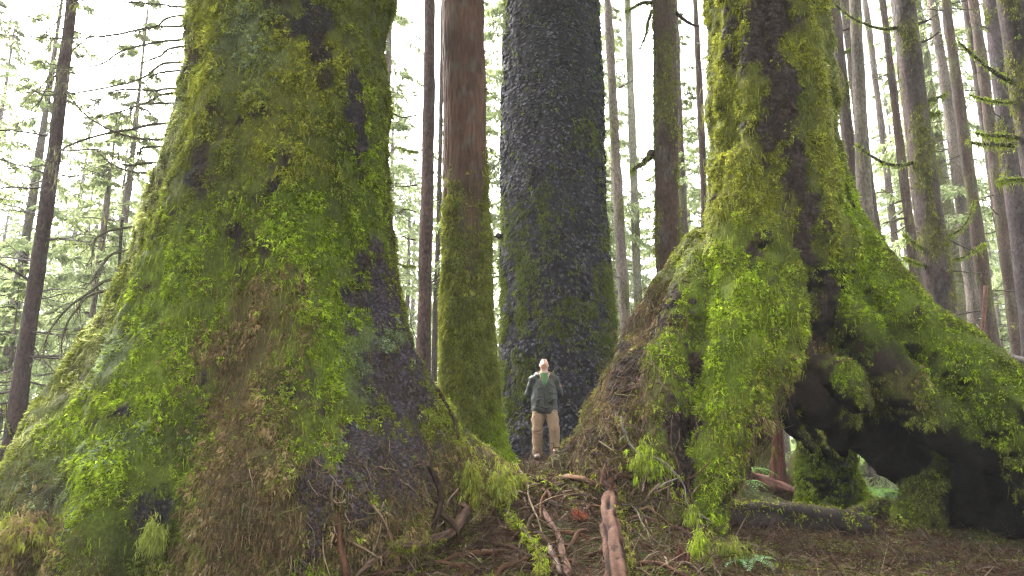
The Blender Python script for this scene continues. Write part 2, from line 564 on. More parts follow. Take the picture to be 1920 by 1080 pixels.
# ------------------------------------------------------------------ giant spruce on the left
LY = 7.6
Ltab = np.array([(345, 0), (338, 100), (320, 200), (294, 300), (266, 400), (232, 500), (192, 600), (132, 690), (62, 780), (-8, 870), (-80, 950), (-150, 1040)], dtype=float)
Rtab = np.array([(735, 0), (735, 100), (737, 200), (740, 300), (746, 400), (756, 500), (774, 600), (806, 690), (850, 770), (905, 835), (965, 885), (1000, 960)], dtype=float)
LP_ = np.array([P(a, b, LY) for a, b in Ltab]); RP_ = np.array([P(a, b, LY) for a, b in Rtab])
LCX = float(P(542, 0, LY)[0])
zs = np.concatenate([np.arange(-0.5, 7.2, 0.031), np.arange(7.2, 11.5, 0.2)])
xl = np.interp(zs, LP_[::-1, 2], LP_[::-1, 0]); xr = np.interp(zs, RP_[::-1, 2], RP_[::-1, 0])
kern = np.ones(15) / 15
pad = lambda a: np.convolve(np.concatenate([np.full(7, a[0]), a, np.full(7, a[-1])]), kern, 'valid')
xl, xr = pad(xl), pad(xr)
core = 0.96 + 0.025 * np.clip(7 - zs, 0, 8)
AL = np.maximum(LCX - xl - core, 0.02)
AR = np.maximum(xr - LCX - core, 0.02)
th = np.concatenate([np.linspace(-205, 25, 430), np.linspace(27, 153, 50)]) * math.pi / 180      # -90 degrees faces the camera
TH, ZZ = np.meshgrid(th, zs, indexing='xy')
def lobe(t0, k):
    return np.exp(k * (np.cos(TH - math.radians(t0)) - 1))
def left_radius(AL, AR):
    R = core[:, None] + AL[:, None] * lobe(-176, 9) + AR[:, None] * lobe(2, 9)
    R = R + AL[:, None] * 0.50 * lobe(-136, 11) + AL[:, None] * 0.46 * lobe(-104, 13) + AR[:, None] * 0.85 * lobe(-48, 9) + AR[:, None] * 0.22 * lobe(-72, 20)
    return R + AL[:, None] * 0.7 * lobe(130, 5) + AR[:, None] * 0.7 * lobe(55, 5)
def to_px(x, y, z):
    dep = y * cp + (z - CAM_Z) * sp
    return 960 + FPX * x / dep, 540 - FPX * ((z - CAM_Z) * cp - y * sp) / dep
for it in range(8):                                    # fit the flare so that the outline has the measured width
    R = left_radius(AL, AR)
    X_px, Y_px = to_px(LCX + R * np.cos(TH), LY + R * np.sin(TH), ZZ)
    front = np.sin(TH) < 0.3
    il = np.where(front, X_px, 1e9).argmin(1); ir = np.where(front, X_px, -1e9).argmax(1)
    row = np.arange(len(zs))
    el = X_px[row, il] - (np.interp(Y_px[row, il], Ltab[:, 1], Ltab[:, 0]) + 14)
    er = X_px[row, ir] - (np.interp(Y_px[row, ir], Rtab[:, 1], Rtab[:, 0]) - 14)
    ok = (zs > 0.1) & (zs < 6.6)
    dl_ = np.where(ok, el / PXM(LY) * 0.8, 0); dr0 = np.where(ok, er / PXM(LY) * 0.8, 0)
    AL = np.clip(pad(AL + dl_), 0.0, 3.2); AR = np.clip(pad(AR - dr0), 0.0, 3.2)
R = left_radius(AL, AR)
LV = np.stack([LCX + R * np.cos(TH), LY + R * np.sin(TH), ZZ], -1)
low = sstep(5.5, 0.5, ZZ)
flute = np.sin(TH * 9 + 1.5 * noise3(np.stack([TH * 0.8, ZZ * 0.35, TH * 0], -1)) * 2) * (0.03 + 0.05 * low)
disp = flute + 0.10 * fbm(LV * np.array([0.9, 0.9, 0.45]) + 3, 3) * (0.6 + low) + 0.05 * fbm(LV * np.array([3.2, 3.2, 1.6]), 3) + 0.045 * fbm(LV * np.array([8, 8, 6.0]), 3)
LV = LV + np.stack([np.cos(TH), np.sin(TH), 0 * TH], -1) * disp[..., None]
nt, nzv = len(th), len(zs)
LV = LV.reshape(-1, 3)
ii = np.arange(nzv - 1)[:, None] * nt; jj = np.arange(nt)[None]; kk = (jj + 1) % nt
LQ = np.stack([ii + jj, ii + kk, ii + nt + kk, ii + nt + jj], -1).reshape(-1, 4)
top_c = len(LV)
LV = np.concatenate([LV, [[LCX, LY, zs[-1] + 0.2]]])
e = (nzv - 1) * nt; j = np.arange(nt)
LT = np.stack([e + j, e + (j + 1) % nt, np.full(nt, top_c)], -1)
LN = vnormals(LV, [LQ, LT])
L_bvh = BVHTree.FromPolygons(LV.tolist(), LQ.tolist())

# ------------------------------------------------------------------ spruce on stilt roots on the right (grew on a log that has rotted away)
RYC = 8.7
rs = SDF((0.2, 5.2, -0.6), (9.2, 13.0, 9.2), 0.062)
def rp(*a): return [P(*q) for q in a]
def rr(*pairs): return [w / PXM(Y) for w, Y in pairs]
# trunk
rs.chain(rp((1432, -420, RYC), (1434, 0, RYC), (1442, 200, RYC), (1456, 350, RYC), (1470, 480, RYC), (1475, 560, RYC)), [0.70, 0.74, 0.77, 0.82, 0.88, 0.7], 0.15)
# big front leg with its ridges
rs.chain(rp((1385, 330, 8.3), (1395, 480, 8.1), (1402, 600, 7.9), (1385, 700, 7.75), (1372, 790, 7.6), (1345, 880, 7.45), (1322, 960, 7.35), (1315, 1040, 7.25), (1310, 1110, 7.2)),
         rr((56, 8.3), (68, 8.1), (74, 7.9), (76, 7.75), (68, 7.6), (52, 7.45), (30, 7.35), (32, 7.25), (40, 7.2)), 0.12)
rs.chain(rp((1470, 480, 8.0), (1458, 600, 7.75), (1440, 690, 7.7), (1418, 780, 7.7)), rr((34, 8.0), (42, 7.8), (42, 7.7), (30, 7.7)), 0.09)
rs.chain(rp((1440, 430, 8.0), (1418, 520, 7.7), (1390, 640, 7.45)), rr((22, 8.0), (26, 7.7), (24, 7.5)), 0.08)
# moss covered lobe to its left
rs.chain(rp((1325, 500, 8.4), (1285, 600, 8.1), (1258, 680, 7.95), (1248, 760, 7.8), (1242, 850, 7.65), (1250, 960, 7.4), (1255, 1080, 7.2)),
         rr((48, 8.4), (44, 8.1), (42, 7.95), (40, 7.8), (36, 7.65), (40, 7.4), (50, 7.2)), 0.08)
# brown root plate running down to the left
rs.chain(rp((1330, 480, 9.0), (1262, 556, 9.1), (1230, 610, 9.1), (1200, 690, 9.0), (1150, 770, 8.9), (1100, 850, 8.8), (1040, 930, 8.6)),
         rr((60, 9.0), (42, 9.1), (46, 9.1), (48, 9.0), (46, 8.9), (44, 8.8), (50, 8.6)), 0.12)
rs.chain(rp((1300, 640, 8.7), (1210, 760, 8.5), (1170, 850, 8.2), (1150, 950, 7.9)), rr((80, 8.7), (78, 8.5), (72, 8.2), (80, 7.9)), 0.12)
# small burl on the front, at the top of the leg
rs.ball(P(1428, 446, 7.75), (0.17, 0.14, 0.16), 0.06)
rs.ball(P(1428, 462, 7.62), (0.07, 0.09, 0.07), 0.04, 'sub')
# big leg to the right: two ridges and a dark valley
rs.chain(rp((1545, 330, 8.6), (1590, 440, 8.55), (1640, 545, 8.45), (1700, 612, 8.35), (1790, 690, 8.2), (1880, 770, 8.0), (1990, 880, 7.8), (2080, 1010, 7.7)),
         rr((34, 8.6), (44, 8.5), (58, 8.4), (64, 8.3), (70, 8.2), (76, 8.0), (86, 7.8), (100, 7.7)), 0.07)
rs.chain(rp((1560, 520, 8.4), (1610, 620, 8.15), (1680, 715, 8.0), (1750, 785, 8.0), (1830, 830, 8.2), (1900, 860, 8.4)),
         rr((26, 8.4), (34, 8.15), (40, 8.0), (44, 8.0), (46, 8.2), (40, 8.4)), 0.06)
rs.chain(rp((1480, 600, 8.6), (1560, 720, 8.7), (1680, 830, 9.1), (1790, 920, 9.4), (1900, 1000, 9.5)),
         rr((56, 8.6), (60, 8.7), (60, 9.0), (64, 9.2), (90, 9.3)), 0.10)
rs.chain(rp((1640, 720, 9.4), (1760, 800, 9.8), (1880, 860, 9.8), (2000, 930, 9.6)), rr((60, 9.4), (80, 9.8), (90, 9.8), (100, 9.6)), 0.1)
rs.chain(rp((1830, 850, 9.9), (1850, 960, 9.9), (1850, 1060, 9.9)), rr((80, 9.9), (80, 9.9), (90, 9.9)), 0.1)
rs.chain(rp((1930, 900, 9.0), (1950, 1000, 8.9), (1960, 1100, 8.9)), rr((80, 9.0), (90, 9), (100, 9)), 0.1)
# overhanging lip over the arch with a mossy knob
rs.chain(rp((1470, 640, 8.3), (1490, 700, 8.2), (1530, 750, 8.2), (1575, 785, 8.3)), rr((40, 8.3), (38, 8.2), (40, 8.2), (34, 8.3)), 0.08)
rs.chain(rp((1545, 690, 8.0), (1585, 715, 7.85), (1612, 752, 7.8)), rr((22, 8.0), (30, 7.85), (22, 7.8)), 0.05)
rs.chain(rp((1470, 770, 8.2), (1500, 815, 8.4), (1530, 850, 8.9)), rr((16, 8.2), (12, 8.4), (7, 8.9)), 0.05)
rs.chain(rp((1560, 780, 8.6), (1572, 820, 8.9), (1580, 850, 9.4)), rr((26, 8.6), (18, 8.9), (10, 9.4)), 0.06)
rs.chain(rp((1462, 690, 8.2), (1474, 742, 8.2), (1478, 765, 8.25)), rr((24, 8.2), (24, 8.2), (18, 8.2)), 0.05)
# rear legs seen through the arch
rs.chain(rp((1530, 720, 9.6), (1540, 800, 10.2), (1548, 870, 10.6), (1556, 950, 10.9), (1556, 1010, 11.0)), rr((36, 9.6), (38, 10.2), (46, 10.6), (56, 10.9), (62, 11)), 0.08)
rs.chain(rp((1580, 880, 10.7), (1610, 930, 10.9), (1650, 960, 11.1), (1690, 972, 11.2)), rr((20, 10.6), (18, 10.9), (14, 11.1), (8, 11.2)), 0.06)
rs.chain(rp((1740, 800, 9.0), (1732, 900, 9.0), (1728, 960, 9.0), (1730, 1060, 9.0)), rr((34, 9.0), (36, 9.0), (40, 9.0), (46, 9.0)), 0.06)
RV, RQ = rs.nets()
del rs
RV, RQ = subdivide(RV, RQ)
RN = vnormals(RV, RQ)
rlow = sstep(5.6, 3.6, RV[:, 2])
RTH = np.arctan2(RV[:, 1] - RYC, RV[:, 0] - float(P(1442, 200, RYC)[0]))
rd = (0.045 * np.sin(RTH * 11 + 2.2 * noise3(np.stack([RTH * 1.1, RV[:, 2] * 0.4, RTH * 0 + 8], -1))) * (1 - rlow)
      + 0.07 * fbm(RV * np.array([1.6, 1.6, 0.8]) + 9, 3) + 0.045 * fbm(RV * np.array([4.2, 4.2, 2.6]) + 1, 3) + 0.035 * fbm(RV * 9.0, 3))
RV = RV + RN * rd[:, None]
RN = vnormals(RV, RQ)
R_bvh = BVHTree.FromPolygons(RV.tolist(), RQ.tolist())
G_bvh = BVHTree.FromPolygons(GV.tolist(), GQ.tolist())
ORG = Vector((0, 0, CAM_Z))
def surf(px, py, trees=None):
    """nearest built surface behind that spot of the photograph: point, normal"""
    d = RAY(px, py)
    best = None
    for t in (trees or (L_bvh, R_bvh, G_bvh)):
        h = t.ray_cast(ORG, d, 100)
        if h[0] is not None and (best is None or h[3] < best[2]):
            best = (np.array(h[0]), np.array(h[1]), h[3])
    if best is None:
        return P(px, py, 8.0), np.array([0, -1.0, 0])
    n = best[1] if best[1] @ np.array(d) < 0 else -best[1]
    return best[0], n

# pigments
BRIGHT = np.array([0.172, 0.236, 0.017]); OLIVE = np.array([0.110, 0.122, 0.023]); YELLOW = np.array([0.190, 0.196, 0.027])
DEAD = np.array([0.130, 0.092, 0.045]); LICHEN = np.array([0.130, 0.155, 0.085]); PALE = np.array([0.230, 0.240, 0.090]); DEEP = np.array([0.060, 0.080, 0.014])
KINDS = {'bright': BRIGHT, 'olive': OLIVE, 'yellow': YELLOW, 'dead': DEAD, 'lichen': LICHEN, 'pale': PALE, 'deep': DEEP}
def zones(V, spec, tree):
    """growth zones on a trunk: soft ellipsoids centred on the bark; returns weight arrays by kind"""
    W = {}
    warp = np.stack([fbm(V * 1.9 + s, 3) for s in (11, 47, 83)], -1) * 0.28 + np.stack([fbm(V * 7.0 + s, 2) for s in (5, 9, 14)], -1) * 0.10
    Vw = V + warp
    for kind, px, py, rx, rz, amp in spec:
        c, _n = surf(px, py, (tree,))
        s = np.linalg.norm(c - np.array([0, 0, CAM_Z])) / FPX
        d2 = ((Vw[:, 0] - c[0]) ** 2 + 0.35 * (Vw[:, 1] - c[1]) ** 2) / (rx * s) ** 2 + (Vw[:, 2] - c[2]) ** 2 / (rz * s) ** 2
        W[kind] = np.maximum(W.get(kind, 0), amp * np.exp(-d2))
    return W
def pigment(W, n, base, r, soft=1.0):
    """picks one kind per tuft at random by weight"""
    names = [k for k in W if k != 'bare']
    w = np.stack([np.full(n, base)] + [W[k] ** 1.5 * 3 for k in names], -1)
    w = np.cumsum(w / w.sum(1, keepdims=True), 1)
    u = r.random(n)[:, None]
    pick = (u > w).sum(1).clip(0, len(names))
    return pick, names

# ---- left giant: growth
L_spec = [('bright', 560, 430, 105, 105, 1), ('bright', 600, 600, 85, 130, 1), ('bright', 640, 830, 45, 150, 1), ('bright', 300, 690, 90, 130, 0.9), ('bright', 330, 540, 100, 110, 0.9),
          ('bright', 230, 860, 110, 80, 0.9), ('bright', 430, 470, 90, 60, 0.6), ('bright', 160, 790, 90, 60, 0.7), ('bright', 700, 350, 40, 150, 0.6), ('bright', 690, 430, 40, 60, 0.8), ('bright', 575, 1060, 40, 40, 0.8),
          ('yellow', 545, 130, 90, 80, 0.9), ('yellow', 520, 240, 80, 80, 0.8), ('yellow', 400, 40, 70, 90, 0.7), ('yellow', 560, 300, 80, 40, 0.8), ('yellow', 380, 160, 50, 100, 0.7),
          ('pale', 350, 60, 28, 140, 1), ('pale', 318, 250, 24, 100, 1), ('pale', 262, 430, 24, 110, 0.8), ('pale', 170, 650, 40, 70, 0.6), ('pale', 60, 810, 60, 40, 0.6),
          ('dead', 455, 690, 75, 190, 1.2), ('dead', 420, 900, 100, 160, 1.2), ('dead', 520, 580, 45, 90, 0.9), ('dead', 60, 1010, 80, 60, 1), ('dead', 360, 560, 50, 60, 0.3), ('dead', 500, 990, 80, 90, 1.0), ('dead', 860, 900, 120, 60, 0.9), ('dead', 700, 1000, 120, 60, 0.9),
          ('lichen', 695, 665, 55, 48, 1.4), ('lichen', 215, 640, 50, 50, 0.9), ('lichen', 655, 830, 30, 50, 1.0), ('lichen', 480, 70, 45, 80, 0.8), ('lichen', 190, 830, 90, 25, 0.7), ('lichen', 110, 930, 70, 50, 0.5), ('lichen', 380, 960, 60, 50, 0.3),
          ('deep', 280, 960, 60, 60, 1), ('deep', 330, 830, 40, 100, 0.6), ('deep', 620, 350, 120, 160, 0.4),
          ('bare', 705, 560, 55, 95, 1.1), ('bare', 760, 720, 75, 70, 1.1), ('bare', 730, 850, 90, 90, 1.15), ('bare', 372, 330, 16, 75, 0.6), ('bare', 612, 70, 26, 60, 1.0), ('bare', 672, 200, 45, 130, 0.55),
          ('bare', 440, 430, 16, 70, 0.5), ('bare', 500, 330, 22, 40, 0.7), ('bare', 372, 750, 18, 70, 0.6), ('bare', 275, 930, 30, 50, 0.6), ('bare', 590, 985, 24, 90, 1.3), ('bare', 230, 765, 45, 12, 0.6), ('bare', 640, 960, 40, 60, 0.8), ('bare', 690, 300, 30, 60, 0.5),
          ('bare', 520, 760, 30, 60, 0.5), ('bare', 460, 240, 16, 50, 0.5)]
LW = zones(LV, L_spec, L_bvh)
l_n1 = fbm(LV * np.array([2.6, 2.6, 1.5]) + 21, 3)
l_bare = sstep(0.30, 0.85, LW['bare'] * 1.0 + 0.45 * sstep(0.14, 0.42, l_n1) + 0.55 * fbm(LV * 8.0 + 15, 3))
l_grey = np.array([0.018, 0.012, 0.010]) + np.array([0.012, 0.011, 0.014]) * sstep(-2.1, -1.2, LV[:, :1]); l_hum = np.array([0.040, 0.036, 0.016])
n3_ = fbm(LV * np.array([6, 6, 4.0]) + 2, 3)[:, None]
def film(W, base):
    acc = np.tile(base, (len(next(iter(W.values()))), 1)); tot = np.full((len(acc), 1), 0.55); acc = acc * 0.55
    for k, w in W.items():
        if k != 'bare':
            ww = (w ** 1.5 * 3)[:, None]; acc = acc + ww * KINDS[k]; tot = tot + ww
    return acc / tot
l_hum = film(LW, OLIVE) * 0.34
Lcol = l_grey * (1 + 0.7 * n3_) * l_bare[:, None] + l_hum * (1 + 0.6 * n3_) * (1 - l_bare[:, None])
left_tree = thing('giant_spruce', 'huge moss-covered spruce trunk with flaring base, left of the standing person', 'tree', (LCX, LY, 0.2))
part('trunk', left_tree, LV, [LQ, LT], M_BARK, Lcol, True)
camv = unit(np.array([0, 0, CAM_Z]) - LV)
facing = (LN * camv).sum(1)
vis = sstep(-0.45, 0.0, facing) * (LV[:, 2] < 7.3) * (LV[:, 2] > gz(LV[:, 0], LV[:, 1]) - 0.05)
r = np.random.default_rng(101)
# hollows hold less moss than the ridges and ledges
hollow = np.clip(disp.reshape(-1) * 4.0, -0.5, 0.5); hollow = np.concatenate([hollow, [0]])
w_moss = vis * np.clip(1.0 - 1.05 * l_bare, 0.0, 1) * (0.95 + 0.35 * hollow)
def pick_cols(W, idx, base_col, r, base=0.55):
    pick, names = pigment({k: w[idx] for k, w in W.items()}, len(idx), base, r)
    table = np.stack([base_col] + [KINDS[k] for k in names])
    c = table[pick]
    return c, pick, ['base'] + names
pts, nrm, idx = scatter(LV, [LQ], 66000, r, w_moss * np.clip(0.75 + 2.0 * fbm(LV * np.array([13, 13, 9.0]) + 70, 2), 0.25, 2))
c, pick, names = pick_cols(LW, idx, OLIVE, r)
clump = fbm(pts * np.array([5.5, 5.5, 4.5]) + 7, 3)
c = c * ((1 + 0.75 * clump) * r.choice([0.6, 0.95, 1.15, 1.4], len(pts)))[:, None]
isdead = np.array([n in ('dead',) for n in names])[pick]
near = np.linalg.norm(pts - np.array([0, 0, CAM_Z]), axis=1)
size = (0.024 + 0.018 * r.random(len(pts))) * (1 + 0.6 * clump) * np.where(isdead, 1.15, 1.0)
V, Q, C = tufts(pts + nrm * (0.035 * np.clip(clump, -0.3, 1))[:, None], nrm, size * 0.88, c, 8, r, out=0.6, droop=np.where(isdead, 1.3, 0.35), spread=1.0, wide=0.22)
part('moss', left_tree, V, Q, M_MOSS, C, kind='stuff')
# long hanging wisps
pts, nrm, idx = scatter(LV, [LQ], 3000, r, w_moss * (0.3 + 2.5 * LW['dead'] + LW['yellow'] + LW['pale']))
c, pick, names = pick_cols(LW, idx, OLIVE * 0.9, r, 0.3)
V, Q, C = tufts(pts + nrm * 0.02, nrm, r.uniform(0.04, 0.11, len(pts)), c * 0.9, 6, r, out=0.35, droop=1.8, spread=0.5, wide=0.05, sag=0.3)
part('hanging_moss', left_tree, V, Q, M_MOSS, C, kind='stuff')
# bark scales on the bare places
pts, nrm, idx = scatter(LV, [LQ], 13000, r, vis * np.clip(l_bare - 0.1, 0, 1) * sstep(0.1, 0.4, LW['bare']))
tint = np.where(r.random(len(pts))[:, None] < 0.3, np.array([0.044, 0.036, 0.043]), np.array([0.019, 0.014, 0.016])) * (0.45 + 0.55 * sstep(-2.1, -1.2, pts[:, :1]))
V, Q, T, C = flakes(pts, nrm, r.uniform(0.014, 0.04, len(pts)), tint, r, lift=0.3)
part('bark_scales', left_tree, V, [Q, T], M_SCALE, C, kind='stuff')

# thin brown and green scraps that cling to the bare bark
pts, nrm, idx = scatter(LV, [LQ], 9000, r, vis * np.clip(l_bare, 0, 1) * np.clip(0.35 + 2.0 * fbm(LV * np.array([7, 7, 3.0]) + 33, 3), 0.02, 1.5))
c = np.array([[0.075, 0.050, 0.032], [0.050, 0.034, 0.026], [0.085, 0.080, 0.022], [0.095, 0.115, 0.020], [0.060, 0.045, 0.045]])[r.choice(5, len(pts), p=[0.34, 0.28, 0.16, 0.10, 0.12])]
V, Q, C = tufts(pts, nrm, r.uniform(0.015, 0.045, len(pts)), c, 5, r, out=0.35, droop=0.8, spread=0.9, wide=0.16)
part('bark_scraps', left_tree, V, Q, M_MOSS, C, kind='stuff')

# ---- right giant: growth
R_spec = [('yellow', 1350, 100, 40, 160, 1), ('yellow', 1375, 330, 70, 130, 1), ('yellow', 1500, 60, 50, 90, 0.7), ('yellow', 1555, 260, 28, 200, 0.8), ('yellow', 1535, 90, 24, 120, 0.8), ('yellow', 1440, 620, 60, 120, 0.5), ('yellow', 1400, 800, 60, 80, 0.6),
          ('pale', 1330, 200, 16, 240, 1.2), ('pale', 1330, 420, 30, 70, 0.8), ('pale', 1300, 500, 26, 30, 0.8), ('pale', 1575, 180, 14, 160, 1),
          ('bright', 1390, 560, 90, 130, 1.2), ('bright', 1340, 700, 60, 160, 1.2), ('bright', 1255, 700, 45, 120, 1.3), ('bright', 1330, 900, 50, 110, 1.2), ('bright', 1370, 450, 60, 60, 0.7),
          ('bright', 1620, 430, 40, 110, 1.1), ('bright', 1600, 530, 40, 60, 1.3), ('bright', 1680, 570, 60, 50, 1.0), ('bright', 1780, 660, 70, 60, 0.9), ('bright', 1575, 700, 30, 30, 1.3), ('bright', 1560, 900, 70, 80, 1.4), ('bright', 1900, 760, 70, 60, 0.7),
          ('deep', 1660, 640, 80, 60, 0.9), ('deep', 1800, 760, 80, 70, 0.8), ('deep', 1580, 880, 60, 60, 0.6),
          ('dead', 1170, 720, 70, 130, 1.5), ('dead', 1220, 600, 60, 60, 1.5), ('dead', 1110, 830, 70, 60, 1.5), ('dead', 1530, 650, 40, 50, 0.8), ('dead', 1480, 720, 30, 50, 0.8), ('dead', 1150, 900, 80, 60, 1.2), ('dead', 1440, 820, 30, 70, 0.8), ('dead', 1700, 720, 40, 40, 0.5),
          ('olive', 1730, 780, 40, 60, 1.0),
          ('bare', 1432, 40, 44, 110, 1.2), ('bare', 1458, 180, 34, 90, 1.1), ('bare', 1492, 300, 26, 90, 1.1), ('bare', 1515, 420, 20, 100, 1.1), ('bare', 1525, 540, 22, 60, 1.1), ('bare', 1540, 610, 40, 50, 1.1), ('bare', 1170, 700, 60, 130, 0.75), ('bare', 1110, 820, 70, 60, 0.7),
          ('bare', 1285, 560, 30, 50, 0.8), ('bare', 1240, 590, 40, 50, 0.7), ('bare', 1293, 690, 14, 60, 1.0), ('bare', 1290, 850, 18, 120, 1.2), ('bare', 1520, 740, 60, 60, 1.2), ('bare', 1640, 680, 40, 60, 0.9), ('bare', 1690, 840, 90, 36, 1.3), ('bare', 1880, 960, 90, 110, 1.5), ('olive', 1728, 950, 40, 70, 1.2), ('bright', 1700, 930, 20, 50, 0.8), ('bare', 1600, 640, 25, 50, 0.8), ('bare', 1470, 800, 24, 60, 0.9), ('bare', 1195, 870, 60, 60, 0.5)]
RW = zones(RV, R_spec, R_bvh)
r_n1 = fbm(RV * np.array([2.8, 2.8, 1.4]) + 31, 3)
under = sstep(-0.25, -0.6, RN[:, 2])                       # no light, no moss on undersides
r_bare = np.clip(sstep(0.34, 0.85, RW['bare'] + 0.4 * sstep(0.18, 0.45, r_n1) + 0.5 * fbm(RV * 8.0 + 15, 3)) + under, 0, 1)
red_c = np.array([0.024, 0.015, 0.011])
n3_ = fbm(RV * np.array([7, 7, 4.0]) + 2, 3)[:, None]
rot_shade = np.clip(under + sstep(2.6, 1.7, RV[:, 2]) * sstep(3.0, 3.8, RV[:, 0]) * ((RV[:, 0] > 4.3) | (RV[:, 1] < 9.3)), 0, 1)[:, None]    # wet rotten wood, blackened to paint in the shade under leg and arch
rbase = red_c * (1 - rot_shade) + np.array([0.007, 0.0055, 0.0045]) * rot_shade
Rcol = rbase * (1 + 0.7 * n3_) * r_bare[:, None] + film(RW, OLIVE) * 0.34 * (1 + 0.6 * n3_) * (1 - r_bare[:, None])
rx0, ry0 = float(P(1450, 400, RYC)[0]), RYC
right_tree = thing('stilt_rooted_spruce', 'mossy spruce standing on arched stilt roots, right of the standing person', 'tree', (rx0, ry0, 0.3))
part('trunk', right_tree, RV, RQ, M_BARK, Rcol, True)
camv = unit(np.array([0, 0, CAM_Z]) - RV)
rvis = sstep(-0.5, 0.0, (RN * camv).sum(1)) * (RV[:, 2] < 8.0) * (RV[:, 2] > gz(RV[:, 0], RV[:, 1]) - 0.05)
w_moss = rvis * np.clip(1.0 - 1.1 * r_bare, 0, 1) * np.clip(0.95 + rd * 3, 0.5, 1.3)
pts, nrm, idx = scatter(RV, [RQ], 62000, r, w_moss * np.clip(0.75 + 2.0 * fbm(RV * np.array([13, 13, 9.0]) + 70, 2), 0.25, 2))
c, pick, names = pick_cols(RW, idx, OLIVE * 1.05, r)
clump = fbm(pts * np.array([5.5, 5.5, 4.5]) + 19, 3)
c = c * ((1 + 0.75 * clump) * r.choice([0.6, 0.95, 1.15, 1.4], len(pts)))[:, None]
isdead = np.array([n in ('dead',) for n in names])[pick]
size = (0.026 + 0.018 * r.random(len(pts))) * (1 + 0.6 * clump)
V, Q, C = tufts(pts + nrm * (0.04 * np.clip(clump, -0.3, 1))[:, None], nrm, size * 0.88, c, 7, r, out=0.6, droop=np.where(isdead, 1.2, 0.35), spread=1.0, wide=0.23)
part('moss', right_tree, V, Q, M_MOSS, C, kind='stuff')
pts, nrm, idx = scatter(RV, [RQ], 2200, r, w_moss * (0.2 + RW['dead'] + 1.5 * RW['yellow'] + 1.5 * RW['pale']) )
c, pick, names = pick_cols(RW, idx, YELLOW * 0.8, r, 0.3)
V, Q, C = tufts(pts + nrm * 0.02, nrm, r.uniform(0.05, 0.12, len(pts)), c * 0.95, 6, r, out=0.3, droop=2.2, spread=0.45, wide=0.045, sag=0.3)
part('hanging_moss', right_tree, V, Q, M_MOSS, C, kind='stuff')
pts, nrm, idx = scatter(RV, [RQ], 6500, r, rvis * np.clip(r_bare - 0.2, 0, 1) * (1 - 0.95 * under) * (1 - np.clip(RW['dead'], 0, 1) * 0.8) * (1 - rot_shade[:, 0]) * (1 - sstep(2.4, 3.0, RV[:, 0]) * (RV[:, 2] < 2.9)))
tint = np.where(r.random(len(pts))[:, None] < 0.25, np.array([0.030, 0.021, 0.017]), np.array([0.016, 0.010, 0.008]))
V, Q, T, C = flakes(pts, nrm, r.uniform(0.02, 0.06, len(pts)), tint, r, lift=0.5)
part('bark_scales', right_tree, V, [Q, T], M_SCALE, C, kind='stuff')
# fibrous rootlets on the brown root plate
def rootlets(V, F, N_at, n, r, weight, length, rad, cols, bvh, steps=6, lift=0.03):
    pts, nrm, idx = scatter(V, F, n, r, weight)
    bag = Bag()
    for p, nn in zip(pts, nrm):
        d = r.normal(size=3) * 0.7 + np.array([0, 0, -0.9])
        L = length * r.uniform(0.4, 1.4)
        line, q = [], p + nn * lift * r.uniform(0, 1.5)
        for k in range(steps):
            line.append(q.copy())
            d = d + r.normal(size=3) * 0.35
            d = d - nn * (d @ nn) * 0.9
            q = q + unit(d) * L / steps + nn * r.normal() * 0.012
        add_tube(bag, line, np.linspace(rad, rad * 0.4, steps) * r.uniform(0.5, 1.5), cols[r.integers(len(cols))] * r.uniform(0.6, 1.4), 3, False)
    return bag
w_root = rvis * np.clip(RW['dead'], 0, 1.2) * (RV[:, 0] < 2.9)
rootlets(RV, [RQ], None, 900, r, w_root, 0.4, 0.006, np.array([[0.065, 0.036, 0.026], [0.095, 0.066, 0.044], [0.042, 0.026, 0.020], [0.08, 0.066, 0.024]]), None).part('rootlets', right_tree, M_TWIG, kind='stuff')
print('giants', round(time.time() - T0, 1))
# ------------------------------------------------------------------ slimmer trunks
def stem(line, radii, sides=40, step=0.08, seed=0, ridge=0.0, ridges=12, lump=0.04, stretch=0.5, flare=0.0, base_z=None):
    """a trunk along a line of world points: rings with furrows and lumps; returns V, quads, height along, angle"""
    line = np.asarray(line, dtype=float)
    L = np.linalg.norm(np.diff(line, axis=0), axis=1).sum()
    n = max(int(L / step), 4)
    pts = smooth_line(line, n) if len(line) > 2 else line[0] + (line[1] - line[0]) * np.linspace(0, 1, n)[:, None]
    rad = np.interp(np.linspace(0, 1, n), np.linspace(0, 1, len(radii)), radii)
    V, Q, _ = tube(pts, rad, sides, False)
    thx = np.tile(np.linspace(0, 2 * np.pi, sides, endpoint=False), n)
    cen = np.repeat(pts, sides, 0); rr_ = np.repeat(rad, sides)
    out = unit(V - cen)
    h = V[:, 2] - (pts[0, 2] if base_z is None else base_z)
    d = lump * fbm(V * np.array([2.2, 2.2, 2.2 * stretch]) + seed, 3)
    if flare:
        d = d + flare * np.exp(-np.maximum(h, 0) / (flare * 1.8)) * (0.75 + 0.45 * np.sin(thx * 5 + seed))
    if ridge:
        w = noise3(np.stack([np.cos(thx) * 1.4, np.sin(thx) * 1.4, V[:, 2] * 0.9], -1) + seed)
        f = np.abs(np.sin(thx * ridges * 0.5 + w * 3.4 + 1.7 * noise3(np.stack([np.cos(thx) * 4, np.sin(thx) * 4, V[:, 2] * 3.5 + seed], -1))))
        d = d - ridge * (1 - f) ** 2 + ridge * 0.5 * fbm(V * np.array([9, 9, 3.0]), 2)
    V = V + out * d[:, None]
    top = len(V)
    V = np.concatenate([V, pts[-1:]])
    e = (n - 1) * sides; j = np.arange(sides)
    T = np.stack([e + j, e + (j + 1) % sides, np.full(sides, top)], -1)
    return V, Q, T, np.append(h, h.max())

